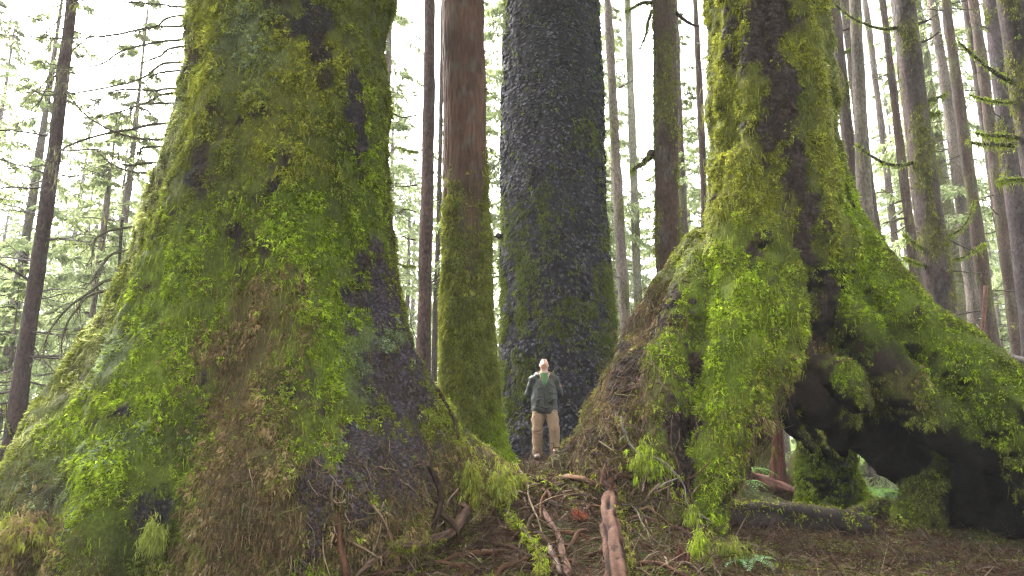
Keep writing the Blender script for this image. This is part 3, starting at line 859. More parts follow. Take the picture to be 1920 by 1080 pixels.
def down_to_ground(a, b, extra=0.25):
    """extends the axis a (low) .. b (high) down to the forest floor"""
    a, b = np.array(a), np.array(b)
    d = (b - a) / (b[2] - a[2])
    g = float(gz(a[0], a[1]))
    for _ in range(3):
        p = a + d * (g - a[2])
        g = float(gz(p[0], p[1]))
    return a + d * (g - extra - a[2]), d

def dead_branch(bag, p0, direction, L, r, rad=0.012, col=(0.075, 0.06, 0.05), twigs=6, droop=0.25, curl=0.0, sides=4):
    """a bare branch with side twigs; returns points along it for hanging moss"""
    d = unit(np.array(direction, dtype=float))
    n = 9
    line = [np.array(p0)]
    for k in range(1, n):
        t = k / (n - 1)
        dd = d + np.array([0, 0, -droop * t + curl * t * t]) + r.normal(size=3) * 0.10
        line.append(line[-1] + unit(dd) * L / (n - 1))
        d = d + r.normal(size=3) * 0.05
    line = np.array(line)
    add_tube(bag, line, np.linspace(rad, rad * 0.28, n), np.array(col) * r.uniform(0.75, 1.25), sides, False)
    pts = [line]
    for k in range(twigs):
        t = r.uniform(0.2, 0.95)
        i = min(int(t * (n - 1)), n - 2)
        q = line[i] + (line[i + 1] - line[i]) * r.random()
        ax = unit(line[i + 1] - line[i])
        s = unit(np.cross(ax, r.normal(size=3)))
        l2 = L * r.uniform(0.10, 0.30) * (1.15 - t)
        d2 = unit(ax * 0.7 + s * 0.8 + np.array([0, 0, -0.25]))
        tw = np.array([q, q + d2 * l2 * 0.5 + r.normal(size=3) * l2 * 0.08, q + d2 * l2 + np.array([0, 0, -l2 * 0.2]) + r.normal(size=3) * l2 * 0.1])
        add_tube(bag, tw, np.linspace(rad * 0.4, rad * 0.15, 3), np.array(col) * r.uniform(0.8, 1.3), 3, False)
        pts.append(tw)
    return pts
def strands(bag, lines, r, per_m=18, length=0.16, col=OLIVE, width=0.006, prob=1.0):
    """lichen and moss hanging in strands from branches"""
    P0 = []
    for ln in lines:
        seg = np.linalg.norm(np.diff(ln, axis=0), axis=1)
        m = int(seg.sum() * per_m * r.uniform(0.5, 1.3))
        if m < 1: continue
        t = r.uniform(0, len(ln) - 1.001, m); i = t.astype(int)
        P0.append(ln[i] + (ln[i + 1] - ln[i]) * (t - i)[:, None])
    if not P0: return
    P0 = np.concatenate(P0)
    n = len(P0)
    L = length * r.exponential(0.6, n).clip(0.1, 2.2)
    side = unit(r.normal(size=(n, 3)) * np.array([1, 1, 0.1])) * (width * r.uniform(0.6, 1.6, n))[:, None]
    tip = P0 + np.stack([r.normal(size=n) * 0.18 * L, r.normal(size=n) * 0.18 * L, -L], -1)
    mid = (P0 + tip) * 0.5 + r.normal(size=(n, 3)) * 0.012
    V = np.stack([P0, mid + side, tip, mid - side], 1).reshape(-1, 3)
    C = np.repeat(col * r.uniform(0.6, 1.4, (n, 1)), 4, 0)
    bag.add(V, np.arange(n * 4).reshape(-1, 4), C)

def bark_cols(V, base, r_seed, moss=None, mosscol=np.array([0.06, 0.058, 0.018])):
    n = fbm(V * np.array([4, 4, 2.2]) + r_seed, 3)[:, None]
    c = np.array(base) * (1 + 0.55 * n)
    lich = sstep(0.28, 0.5, fbm(V * 6.0 + r_seed + 9, 3))[:, None]
    c = c * (1 - 0.5 * lich) + np.array([0.065, 0.064, 0.058]) * 0.5 * lich
    if moss is not None:
        m = moss[:, None]
        c = c * (1 - m) + mosscol * (1 + 0.5 * n) * m
    return c

FOREST_TOP = 27.0
r = np.random.default_rng(202)

# ---- the dark giant behind the person
DY = 14.6
dl = [P(1046, 880, DY), P(1046, 790, DY), P(1046, 700, DY), P(1044, 600, DY), P(1040, 450, DY), P(1036, 200, DY), P(1036, 0, DY), P(1034, -400, DY)]
dr_ = [HALF(w, py, DY) for w, py in ((300, 880), (252, 790), (226, 700), (216, 600), (202, 450), (192, 200), (180, 0), (160, -400))]
V, Q, T, h = stem(dl, [x * 0.96 for x in dr_], 180, 0.08, 3, lump=0.10, stretch=0.7, flare=0.22)
V = V + vnormals(V, [Q, T]) * (0.022 * fbm(V * np.array([14, 14, 9.0]), 2))[:, None]
dark_tree = thing('dark_spruce', 'huge straight trunk with dark purplish scaly bark, directly behind the standing person', 'tree', (dl[0][0], DY, 0.9))
D_bvh = BVHTree.FromPolygons(V.tolist(), Q.tolist())
def dzone(px, py, rx, rz):
    c, _ = surf(px, py, (D_bvh,))
    s = c[1] / FPX
    return np.exp(-((V[:, 0] - c[0]) / (rx * s)) ** 2 - ((V[:, 2] - c[2]) / (rz * s)) ** 2) * (V[:, 1] < DY + 0.3)
mz = np.clip(dzone(1050, 580, 60, 60) * 1.0 + dzone(960, 600, 40, 100) + dzone(1135, 560, 30, 130) + 0.7 * dzone(1010, 400, 60, 60) + 1.2 * dzone(965, 740, 40, 50) + 0.5 * dzone(1090, 250, 40, 60) + 0.7 * dzone(985, 500, 40, 40), 0, 1.2)
mz = mz * sstep(-0.2, 0.25, fbm(V * np.array([4.5, 4.5, 2.5]) + 4, 3))
part('trunk', dark_tree, V, [Q, T], M_SCALE, bark_cols(V, (0.015, 0.012, 0.014), 5, np.clip(mz * 0.7, 0, 1)), True)
DN = vnormals(V, [Q, T]); dvis = (DN[:, 1] < 0.35).astype(float) * (V[:, 2] < 12.5)
pts, nrm, idx = scatter(V, [Q], 30000, r, dvis)
tint = np.where(r.random(len(pts))[:, None] < 0.22, np.array([0.058, 0.053, 0.066]), np.array([0.021, 0.018, 0.022])) * (1 + 0.4 * fbm(pts * 1.2, 2))[:, None]
v2, q2, t2, c2 = flakes(pts, nrm, r.uniform(0.03, 0.085, len(pts)), tint, r, lift=0.7)
part('bark_scales', dark_tree, v2, [q2, t2], M_SCALE, c2, kind='stuff')
pts, nrm, idx = scatter(V, [Q], 5200, r, dvis * np.clip(mz, 0.015, 1))
v2, q2, c2 = tufts(pts + nrm * 0.02, nrm, r.uniform(0.05, 0.10, len(pts)), np.where(r.random((len(pts), 1)) < 0.5, OLIVE, DEEP * 1.3), 7, r, wide=0.17)
part('moss', dark_tree, v2, q2, M_MOSS, c2, kind='stuff')
for (px, py) in ((936, 445),):
    p0, n0 = surf(px, py, (D_bvh,))
    b = Bag(); p0 = P(px + 4, py, DY - 0.2)
    add_tube(b, [p0, p0 + np.array([-0.08, -0.05, 0.03]), p0 + np.array([-0.12, -0.12, -0.02])], [0.07, 0.06, 0.02], (0.035, 0.028, 0.026), 7, True, 0.3)
    b.part('branch_stub', dark_tree, M_THIN)

# ---- the red-brown trunk, mossy below
CY = 11.0
cl = [P(889, 880, CY), P(886, 830, CY), P(880, 740, CY), P(875, 600, CY), P(873, 400, CY), P(871, 200, CY), P(869, 0, CY), P(866, -330, CY)]
V, Q, T, h = stem(cl, [HALF(w, py, CY) * 0.96 for w, py in ((160, 880), (128, 830), (112, 740), (100, 600), (88, 400), (84, 200), (79, 0), (74, -330))], 120, 0.06, 8, ridge=0.030, ridges=34, lump=0.03, flare=0.10)
zc = P(870, 380, CY)[2]
red_tree = thing('red_barked_tree', 'straight reddish-brown trunk with furrowed bark, mossy lower half, left of the dark giant', 'tree', (cl[0][0], CY, 0.9))
edge = np.clip((V[:, 0] - P(905, 300, CY)[0]) / 0.1, 0, 1)
mm = sstep(zc + 1.7, zc - 1.6, V[:, 2] + 1.3 * fbm(V * np.array([3.0, 3.0, 1.6]), 3) - 0.5 * edge + 0.55 * (1 - edge) * sstep(2.6, 3.4, V[:, 2]))
mm = np.clip(mm + 0.75 * edge * sstep(-0.2, 0.3, fbm(V * 3.1 + 5, 3)), 0, 1)
part('trunk', red_tree, V, [Q, T], M_RED, bark_cols(V, (0.060, 0.033, 0.023), 12, mm * 0.85), True)
VN = vnormals(V, [Q, T])
cvis = (VN[:, 1] < 0.45) * (V[:, 2] < 9)
pts, nrm, idx = scatter(V, [Q], 17000, r, cvis * mm ** 1.5)
green = sstep(2.2, 1.2, pts[:, 2]) * sstep(P(880, 700, CY)[0], P(925, 700, CY)[0], pts[:, 0])
cc = np.where(r.random((len(pts), 1)) < green[:, None], BRIGHT, np.where(r.random((len(pts), 1)) < 0.6, OLIVE * 0.95, YELLOW * 0.85))
cc = cc * (1 + 0.5 * fbm(pts * 6, 2))[:, None]
v2, q2, c2 = tufts(pts + nrm * 0.012, nrm, r.uniform(0.03, 0.06, len(pts)), cc, 7, r, droop=0.9, wide=0.2)
part('moss', red_tree, v2, q2, M_MOSS, c2, kind='stuff')

# ---- named slim trunks in view (pixel low end, pixel high end, widths there, distance)
def slim(name, label, lo, hi, w0, w1, Y, col, moss=0.0, seed=0, branches=(), flare=0.08, sides=20, group=None, top=None, nb=0, bl=(0.6, 1.6), bmoss=0.5, nd=0.25, mosscol=None):
    """a trunk through two spots of the photograph at distance Y with dead branches (each a part) and moss"""
    rr2 = np.random.default_rng(1000 + seed)
    moss = max(moss, 0.16) if seed not in (1, 18, 20, 21, 22) else moss
    a, b = P(*lo, Y), P(*hi, Y)
    g, d = down_to_ground(a, b)
    top = top or min(FOREST_TOP, 1.5 + Y * 0.95 + 4)
    t_ = a + d * (top - a[2])
    r0, r1 = HALF(w0, lo[1], Y), HALF(w1, hi[1], Y)
    rate = (r1 - r0) / (b[2] - a[2])
    rg = r0 + rate * (g[2] - a[2]); rt = max(r0 + rate * (top - a[2]), r1 * 0.45)
    mid = (g + t_) / 2 + np.array([rr2.normal() * 0.05, rr2.normal() * 0.05, 0])
    V, Q, T, h = stem([g, mid, t_], [rg, (rg + rt) / 2, rt], sides, 0.16 if Y < 18 else 0.28, seed, ridge=0.006, ridges=14, lump=0.03 if Y < 18 else 0.04, flare=flare)
    root = thing(name, label, 'tree', g + np.array([0, 0, 0.25]), group)
    mm = None
    if moss:
        mm = np.clip(sstep(0.88 - moss, 1.15 - moss, 0.5 + 0.9 * fbm(V * np.array([2.6, 2.6, 1.1]) + seed, 3)), 0, 1)
    part('trunk', root, V, [Q, T], M_THIN, bark_cols(V, col, seed, None if mm is None else mm * 0.8), True)
    if mm is not None and Y < 20:
        N = vnormals(V, [Q, T])
        w = mm * (N[:, 1] < 0.5) * (V[:, 2] < 1.5 + Y * 0.8)
        pts, nrm, idx = scatter(V, [Q], int(2600 * moss), rr2, w + 1e-4 * (N[:, 1] < 0.5))
        cc = np.where(rr2.random((len(pts), 1)) < 0.6, OLIVE, YELLOW * 0.85)
        v2, q2, c2 = tufts(pts + nrm * 0.01, nrm, rr2.uniform(0.04, 0.08, len(pts)), cc, 6, rr2, droop=1.0, wide=0.18)
        part('moss', root, v2, q2, M_MOSS, c2, kind='stuff')
    hang = Bag()
    zlo, zhi = 1.2, 1.5 + Y * 0.8
    for k in range(nb):
        z = rr2.uniform(zlo, zhi)
        c0 = a + d * (z - a[2]); rad = r0 + rate * (z - a[2])
        ang = rr2.uniform(0, 2 * np.pi)
        if rr2.random() < 0.6: ang = rr2.choice([0, np.pi]) + rr2.normal() * 0.5
        dv = np.array([np.cos(ang), np.sin(ang), rr2.normal() * nd])
        bag = Bag()
        pl = dead_branch(bag, c0 + dv * rad * 0.7, dv, rr2.uniform(*bl), rr2, rad=rr2.uniform(0.012, 0.024) * (1 if Y < 20 else 1.3), col=np.array(col) * 0.9 + 0.012, twigs=rr2.integers(5, 11), droop=0.35, curl=0.25)
        bag.part('branch', root, M_TWIG)
        if rr2.random() < bmoss:
            strands(hang, pl, rr2, 22, 0.10, OLIVE * 1.1 if mosscol is None else mosscol, 0.010)
    for (pl_px, w_, moss_) in branches:                       # branches that the photograph shows one by one
        ln = smooth_line([P(x, y, Y - 0.05 * i) for i, (x, y) in enumerate(pl_px)], 12)
        bag = Bag()
        add_tube(bag, ln, np.linspace(w_ / 2 / PXM(Y), w_ * 0.2 / PXM(Y), 12), np.array(col) * 0.8, 6, True, 0.2)
        tw = [ln]
        for k in range(5):
            i = rr2.integers(3, 11)
            tl = np.array([ln[i], ln[i] + rr2.normal(size=3) * np.array([0.12, 0.15, 0.10])])
            add_tube(bag, tl, [0.008, 0.003], np.array(col) * 0.9, 3, False); tw.append(tl)
        ob = bag.part('branch', root, M_TWIG)
        if moss_:
            mp = np.repeat(ln, 16, 0); mp = mp + rr2.normal(size=mp.shape) * w_ * 0.35 / PXM(Y)
            v2, q2, c2 = tufts(mp, unit(rr2.normal(size=mp.shape) + np.array([0, -0.3, 0.6])), rr2.uniform(0.03, 0.07, len(mp)), np.where(rr2.random((len(mp), 1)) < 0.5, OLIVE * 1.2, BRIGHT), 4, rr2, wide=0.16)
            part('branch_moss', ob, v2, q2, M_MOSS, c2, kind='stuff')
            strands(hang, tw, rr2, 30, 0.10 * moss_, OLIVE * 1.2, 0.008)
    if hang.n:
        hang.part('hanging_moss', root, M_MOSS, kind='stuff')
    return root
BROWN = (0.040, 0.025, 0.019); PURP = (0.044, 0.029, 0.025); GREYB = (0.050, 0.037, 0.029); DARKB = (0.029, 0.020, 0.016)
slim('slender_tree', 'slender bare purplish trunk in the gap between left giant and red-barked trunk', (793, 690), (803, 0), 27, 21, 16.0, (0.056, 0.034, 0.030), seed=1, nb=0,
     branches=[(((790, 75), (770, 60), (745, 50)), 4, 0), (((788, 110), (765, 100), (735, 104)), 3, 0), (((788, 130), (765, 110), (740, 140), (730, 160)), 3, 0), (((786, 180), (760, 176), (732, 172)), 3, 0),
               (((786, 215), (755, 220), (735, 212)), 4, 0), (((784, 285), (765, 282), (748, 275)), 4, 1), (((782, 347), (755, 350), (735, 348)), 3, 0), (((781, 398), (760, 392), (745, 400)), 3, 0),
               (((779, 450), (765, 447), (750, 440)), 3, 0), (((778, 500), (760, 498), (742, 492)), 3, 1), (((808, 530), (820, 525), (830, 524)), 3, 0), (((782, 640), (770, 600), (790, 575)), 2, 0)])
slim('mossy_tree', 'mid-sized mossy brown trunk with a broken branch stub, rising behind the root plate', (1251, 510), (1243, 0), 46, 41, 13.0, BROWN, moss=0.55, seed=2,
     branches=[(((1222, 285), (1212, 300), (1197, 312), (1182, 322)), 17, 1.0), (((1226, 5), (1205, 5), (1188, 14), (1172, 22)), 8, 1), (((1222, 20), (1214, 45), (1212, 62), (1200, 92)), 7, 0.6), (((1264, 22), (1290, 42), (1312, 50)), 9, 0)])
slim('slender_tree', 'slender pale brown trunk just right of the dark giant', (1175, 630), (1142, 0), 20, 14, 20.0, (0.105, 0.082, 0.072), seed=3, nb=9, bl=(0.5, 1.3), moss=0.1,
     branches=[(((1160, 165), (1180, 155), (1200, 141)), 3, 0)])
slim('slender_tree', 'pale hazy thin trunk, second right of the dark giant', (1196, 560), (1188, 330), 17, 15, 29.0, (0.13, 0.12, 0.09), seed=4, nb=8, moss=0.3)
slim('slender_tree', 'thin grey trunk close behind the mossy stubbed trunk, on its right', (1287, 500), (1274, 200), 15, 13, 27.0, PURP, seed=5, nb=8)
slim('slender_tree', 'thin knotty trunk hugging the left edge of the stilt-rooted spruce', (1318, 420), (1301, 40), 14, 10, 22.0, BROWN, seed=6, nb=10, moss=0.15)
slim('brown_tree', 'smooth dark brown trunk close to the right flank of the stilt-rooted spruce', (1606, 400), (1564, 0), 22, 21, 18.0, PURP, seed=7, nb=7, branches=[(((1575, 60), (1600, 50), (1625, 38), (1632, 8)), 4, 0), (((1582, 98), (1592, 94), (1602, 90)), 5, 1)])
slim('brown_tree', 'greyish trunk, second right of the stilt-rooted spruce', (1645, 480), (1590, 60), 23, 17, 22.0, GREYB, seed=8, nb=10)
slim('brown_tree', 'thin dark trunk with many dead branches, left of the thick lichen-flecked trunk', (1722, 560), (1657, 20), 19, 12, 21.0, BROWN, seed=9, nb=22, moss=0.15)
slim('brown_tree', 'thin trunk half hidden behind the thick lichen-flecked trunk', (1700, 180), (1684, 40), 12, 11, 24.0, BROWN, seed=10, nb=6)
slim('lichen_flecked_tree', 'thick straight trunk with pale lichen flecks and moss collars, amid the right-hand forest', (1771, 600), (1697, 0), 50, 36, 14.0, (0.042, 0.030, 0.028), moss=0.28, seed=11, nb=5, bl=(0.4, 0.9),
     branches=[(((1682, 52), (1655, 54), (1630, 48), (1600, 35), (1565, 8)), 8, 0.6), (((1712, 305), (1690, 310), (1660, 306), (1630, 290), (1605, 272)), 8, 1), (((1722, 45), (1735, 40), (1747, 36)), 7, 0), (((1722, 80), (1742, 74), (1760, 60)), 6, 0),
               (((1735, 190), (1752, 185), (1772, 177)), 9, 1), (((1740, 212), (1750, 215), (1762, 210)), 6, 1), (((1760, 445), (1785, 440), (1810, 420), (1826, 380)), 6, 0.5), (((1772, 488), (1800, 485), (1830, 468), (1845, 458)), 5, 1),
               (((1730, 465), (1712, 455), (1695, 440)), 5, 1), (((1738, 498), (1715, 492), (1692, 482)), 6, 1)])
slim('brown_tree', 'dark trunk between the lichen-flecked trunk and the frame edge, leaning left', (1862, 650), (1790, 120), 26, 18, 20.0, BROWN, seed=12, nb=16, moss=0.2)
slim('brown_tree', 'branchy trunk, third from the right edge of the forest', (1905, 640), (1822, 0), 24, 17, 22.0, BROWN, seed=13, nb=16, moss=0.2)
slim('brown_tree', 'dark purplish trunk, second from the right edge of the forest', (1932, 600), (1860, 0), 36, 29, 17.0, (0.038, 0.028, 0.029), seed=14, nb=10, moss=0.15, bl=(0.5, 1.2))
slim('moss_draped_tree', 'trunk at the right edge with thick moss-coated branches hanging left', (1960, 400), (1898, 0), 52, 44, 12.0, (0.032, 0.023, 0.022), seed=15, moss=0.25, nb=2,
     branches=[(((1908, 158), (1880, 145), (1850, 125), (1820, 100), (1797, 78)), 10, 1.2), (((1905, 190), (1880, 192), (1850, 188), (1818, 178)), 7, 0.5), (((1925, 262), (1890, 255), (1860, 254), (1830, 250)), 10, 1.4),
               (((1900, 272), (1870, 271), (1840, 270), (1818, 266)), 12, 1.2), (((1925, 20), (1912, 40), (1905, 60), (1904, 75)), 16, 1.4), (((1925, 338), (1900, 337), (1870, 340)), 9, 1.5)])
slim('mossy_tree', 'pale moss-grown trunk standing behind the right root leg', (1816, 640), (1768, 330), 30, 26, 27.0, (0.11, 0.105, 0.06), seed=16, nb=8, moss=0.5)
slim('slender_tree', 'faint distant trunk between grey and branchy trunks right of the spruce', (1682, 520), (1650, 250), 14, 12, 32.0, GREYB, seed=17, nb=10)
slim('slender_tree', 'short thin reddish trunk seen just above the right root leg', (1841, 640), (1847, 545), 9, 8, 19.0, (0.085, 0.04, 0.03), seed=18, nb=2, top=5.6)
slim('brown_tree', 'dark trunk low at the right edge above the fallen grey log', (1915, 650), (1882, 440), 24, 20, 23.0, DARKB, seed=19, nb=6)
slim('leaning_tree', 'dark bare trunk with spiky dead twigs, standing alone at the far left', (22, 830), (122, 90), 31, 20, 13.0, (0.038, 0.023, 0.022), seed=20, nb=66, bl=(0.8, 2.6), bmoss=0.5, nd=0.35, flare=0.05, top=11.5)
slim('slender_tree', 'very thin dead sapling left of the left giant', (221, 480), (232, 385), 5, 4, 16.0, DARKB, seed=21, nb=5, bl=(0.2, 0.5), flare=0.0, top=6.6)
slim('brown_tree', 'plain brown trunk seen through the root arch, right of the mossy rear leg', (1646, 925), (1640, 800), 36, 32, 15.5, (0.098, 0.080, 0.066), seed=22, nb=0, flare=0.03)
slim('slender_tree', 'thin trunk in the haze between slender trunk and red-barked trunk', (818, 460), (822, 260), 9, 7, 26.0, PURP, seed=23, nb=6)

# ---- the spruce hidden behind the left giant: only its long dead branches reach into view
YH = 12.2
hid = [((345, 13), (300, 8), (200, 0), (130, -8)), ((338, 49), (280, 52), (215, 65), (140, 72), (85, 71), (0, 65)), ((335, 75), (290, 80), (230, 95), (190, 120), (150, 125), (100, 128)),
       ((333, 88), (300, 105), (260, 118), (190, 124)), ((328, 117), (300, 122), (270, 145), (220, 160), (150, 173), (110, 177), (80, 177), (30, 155)), ((325, 133), (290, 140), (262, 158)),
       ((318, 166), (290, 170), (225, 168), (190, 185), (165, 210)), ((318, 175), (280, 190), (230, 208), (190, 218), (150, 220)), ((298, 232), (250, 242), (200, 250), (140, 268), (110, 285), (95, 305), (80, 310), (0, 318)),
       ((298, 262), (240, 255), (190, 235), (150, 205), (115, 155), (110, 150)), ((285, 323), (250, 322), (210, 308), (180, 280)), ((280, 305), (250, 310), (225, 305), (222, 285)),
       ((285, 275), (262, 285), (240, 297)), ((250, 425), (190, 440), (175, 460), (172, 500)), ((225, 520), (165, 550), (130, 575), (100, 610), (85, 640), (80, 670)), ((200, 545), (140, 585), (118, 630), (115, 665)),
       ((235, 470), (190, 500), (170, 530), (150, 528)), ((330, 30), (295, 48), (260, 60)), ((270, 195), (280, 210), (300, 230))]
hr = np.random.default_rng(77)
g = np.array([P(470, 300, YH)[0], YH, 0.6])
hidden = thing('branchy_spruce', 'spruce hidden behind the left giant, sending long dead lichen-hung branches leftward', 'tree', g)
V, Q, T, h = stem([g - [0, 0, 0.3], g + [0, 0, 11]], [0.30, 0.22], 20, 0.2, 44, ridge=0.01, lump=0.03, flare=0.1)
part('trunk', hidden, V, [Q, T], M_THIN, bark_cols(V, BROWN, 3), True)
hang = Bag()
for k, pl in enumerate(hid):
    wpt = [P(x, y, YH - 0.7 + 0.25 * math.sin(k * 2.1) - 0.1 * i) for i, (x, y) in enumerate(pl)]
    start = g * np.array([1, 1, 0]) + np.array([-0.2, 0, CAM_Z + (wpt[0][2] - CAM_Z) * YH / wpt[0][1] + 0.04 + 0.04 * (k % 3)])
    ln = smooth_line([start] + wpt, 24)
    bag = Bag()
    add_tube(bag, ln, np.linspace(0.030, 0.008, 24), np.array([0.055, 0.048, 0.03]), 5, False, 0.15)
    tw = [ln]
    for q in range(16):
        i = hr.integers(8, 23); ax = unit(ln[i] - ln[i - 1])
        l2 = hr.uniform(0.15, 0.55)
        dv = unit(ax * 0.8 + np.cross(ax, hr.normal(size=3)) * 0.7 + np.array([0, 0, -0.35]))
        t3 = np.array([ln[i], ln[i] + dv * l2 * 0.5, ln[i] + dv * l2 + np.array([0, 0, -0.12 * l2])]) + np.concatenate([[np.zeros(3)], hr.normal(size=(2, 3)) * 0.03])
        add_tube(bag, t3, [0.007, 0.005, 0.0025], (0.06, 0.052, 0.036), 3, False)
        tw.append(t3)
    bag.part('branch', hidden, M_TWIG)
    strands(hang, tw, hr, 26, 0.16 if pl[0][1] < 300 else 0.08, np.array([0.10, 0.095, 0.055]), 0.006)
hang.part('hanging_lichen', hidden, M_MOSS, kind='stuff')

# ------------------------------------------------------------------ conifers that fill the hazy background
def conifer_mesh(seed, height, first, reach, whorls, thin, needle, droop=0.35):
    """a crown of drooping sprays: branches > side twigs > needle blades; returns branch arrays and spray arrays"""
    rc = np.random.default_rng(seed)
    wood, fol = Bag(), Bag()
    base, dirs, sz, cs = [], [], [], []
    for k in range(whorls):
        t = (k + rc.random()) / whorls
        z = first + (height - first) * t
        for q in range(rc.integers(2, 5)):
            if rc.random() < thin: continue
            a = rc.uniform(0, 2 * np.pi)
            L = reach * (1 - 0.85 * t) * rc.uniform(0.55, 1.15)
            out = np.array([np.cos(a), np.sin(a), 0.0])
            n = 6
            s = np.linspace(0, 1, n)
            ln = out[None] * (L * s)[:, None] + np.array([0, 0, 1.0])[None] * (z + L * (0.10 * s - droop * s ** 2))[:, None] + rc.normal(size=(n, 3)) * 0.04 * L * s[:, None]
            add_tube(wood, ln, np.linspace(0.03, 0.008, n) * (0.5 + 0.5 * L / reach), (0.06, 0.048, 0.038), 3, False)
            side = np.cross(out, [0, 0, 1.0])
            m = int(10 + L * 9)
            tt = rc.uniform(0.18, 1.0, m); i = np.minimum((tt * (n - 1)).astype(int), n - 2)
            p0 = ln[i] + (ln[i + 1] - ln[i]) * (tt * (n - 1) - i)[:, None]
            sg = rc.choice([-1.0, 1.0], m)
            tl = L * 0.34 * (1.1 - tt * 0.7) * rc.uniform(0.5, 1.2, m)
            td = unit(out[None] * 0.6 + side[None] * sg[:, None] * rc.uniform(0.4, 1.0, m)[:, None] + np.array([0, 0, -0.35]) + rc.normal(size=(m, 3)) * 0.12)
            nb = 10
            for b in range(nb):
                f = (b + 0.5) / nb
                q0 = p0 + td * (tl * f)[:, None] + np.array([0, 0, -0.25])[None] * (tl * f * f)[:, None]
                base.append(q0); dirs.append(unit(td * 0.75 + rc.normal(size=(m, 3)) * 0.40 + np.array([0, 0, -0.4])))
                sz.append(np.full(m, needle) * rc.uniform(0.6, 1.3, m))
                cs.append(np.tile(np.array([0.190, 0.225, 0.105]) * rc.uniform(0.8, 1.25) + np.array([0.02, 0.015, 0]) * t, (m, 1)))
    base, dirs, sz, cs = np.concatenate(base), np.concatenate(dirs), np.concatenate(sz), np.concatenate(cs)
    m = len(base)
    s = unit(np.cross(dirs, rc.normal(size=(m, 3)))) * (sz * 0.13)[:, None]
    mid = base + dirs * (sz * 0.5)[:, None]
    tip = base + dirs * sz[:, None]
    V = np.stack([base, mid + s, tip, mid - s], 1).reshape(-1, 3)
    fol.add(V, np.arange(m * 4).reshape(-1, 4), np.repeat(cs * rc.uniform(0.7, 1.3, (m, 1)), 4, 0))
    return wood, fol
def trunk_mesh(height, r0, seed, col, bare=0):
    V, Q, T, h = stem([np.array([0, 0, -0.4]), np.array([0.15, 0.05, height * 0.5]), np.array([0, 0, height])], [r0, r0 * 0.72, r0 * 0.12], 14, 0.5, seed, ridge=0.01, ridges=8, lump=0.05, flare=r0 * 0.5)
    bag = Bag(); bag.add(V, Q, bark_cols(V, col, seed)); bag.T.append(T)
    return bag
def dead_twigs(seed, z0, z1, r0, n, height):
    rc = np.random.default_rng(seed); bag = Bag()
    for k in range(n):
        z = rc.uniform(z0, z1); a = rc.uniform(0, 2 * np.pi); rad = r0 * (1 - 0.6 * z / height)
        dv = np.array([np.cos(a), np.sin(a), rc.normal() * 0.2])
        dead_branch(bag, np.array([0, 0, z]) + dv * rad * 0.6, dv, rc.uniform(0.8, 2.4), rc, rad=0.02, col=(0.075, 0.062, 0.045), twigs=4, droop=0.3, sides=3)
    return bag
protos = []
for k, (height, first, reach, whorls, thin, r0) in enumerate([(26, 8.5, 3.6, 34, 0.1, 0.30), (24, 6.0, 3.2, 36, 0.15, 0.24), (27, 11, 3.4, 30, 0.1, 0.34), (19, 3.0, 3.0, 34, 0.15, 0.18)]):
    w, f = conifer_mesh(300 + k, height, first, reach, whorls, thin, 0.21)
    tr = trunk_mesh(height, r0, 320 + k, (0.085, 0.066, 0.055))
    dt = dead_twigs(340 + k, 2.0, first + 4, r0, 60, height)
    protos.append((tr, w, f, dt))
small = []
for k, (height, first, reach, whorls, thin, r0) in enumerate([(6.5, 0.5, 2.0, 20, 0.1, 0.07), (4.2, 0.3, 1.5, 15, 0.1, 0.05), (9.0, 1.0, 2.3, 24, 0.15, 0.10)]):
    w, f = conifer_mesh(360 + k, height, first, reach, whorls, thin, 0.14)
    tr = trunk_mesh(height, r0, 370 + k, (0.085, 0.066, 0.055))
    small.append((tr, w, f))
def plant(cache, key, src, name, label, group, x, y, rz, sc, names):
    if key in cache:
        o = copy_tree(cache[key])
        o['label'] = label; o['group'] = group
    else:
        o = thing(name, label, 'tree', (0, 0, 0), group)
        for nm, bag in zip(names, src):
            V, F, C = bag.out()
            me = mesh(nm, V, F, {'trunk': M_THIN, 'needles': M_NEEDLE}.get(nm, M_TWIG), C, nm == 'trunk')
            ob = link(nm, me, o)
            if nm in ('needles', 'twigs', 'dead_twigs'):
                ob['kind'] = 'stuff'
        cache[key] = o
    o.location = (x, y, float(gz(x, y))); o.rotation_euler = (0, 0, rz); o.scale = (sc, sc, sc)
    return o
LM = [(-60, None), (22, 'the leaning dark trunk'), (540, 'the left giant'), (793, 'the slender purplish trunk'), (880, 'the red-barked trunk'), (1040, 'the dark giant'), (1172, 'the slender pale trunk'),
      (1250, 'the stubbed mossy trunk'), (1450, 'the stilt-rooted spruce'), (1640, 'the greyish trunk'), (1765, 'the lichen-flecked trunk'), (1858, 'the left-leaning dark trunk'), (1980, None)]
def where_seen(x, y):
    px = 960 + x / (y * cp) * FPX
    if px < -60 or px > 1980: return 'outside the picture'
    for (a, la), (b, lb) in zip(LM[:-1], LM[1:]):
        if a <= px < b:
            if la is None: return 'at the left edge before ' + lb
            if lb is None: return 'at the right edge past ' + la
            return ('just right of ' + la) if px - a < (b - px) else ('just left of ' + lb)
cache = {}
fr = np.random.default_rng(909)
spots = []
tries = 0
while len(spots) < 100 and tries < 9000:
    tries += 1
    y = 24 + 66 * fr.random() ** 1.25
    x = fr.uniform(-0.92, 0.95) * y
    if any((x - a) ** 2 + (y - b) ** 2 < 3.0 ** 2 for a, b in spots): continue
    px = 960 + x / y * FPX
    if y < 34 and (730 < px < 830 or 1140 < px < 1240): continue                 # the bright gaps
    if y < 40 and px > 1500 and fr.random() < 0.5: continue
    spots.append((x, y))
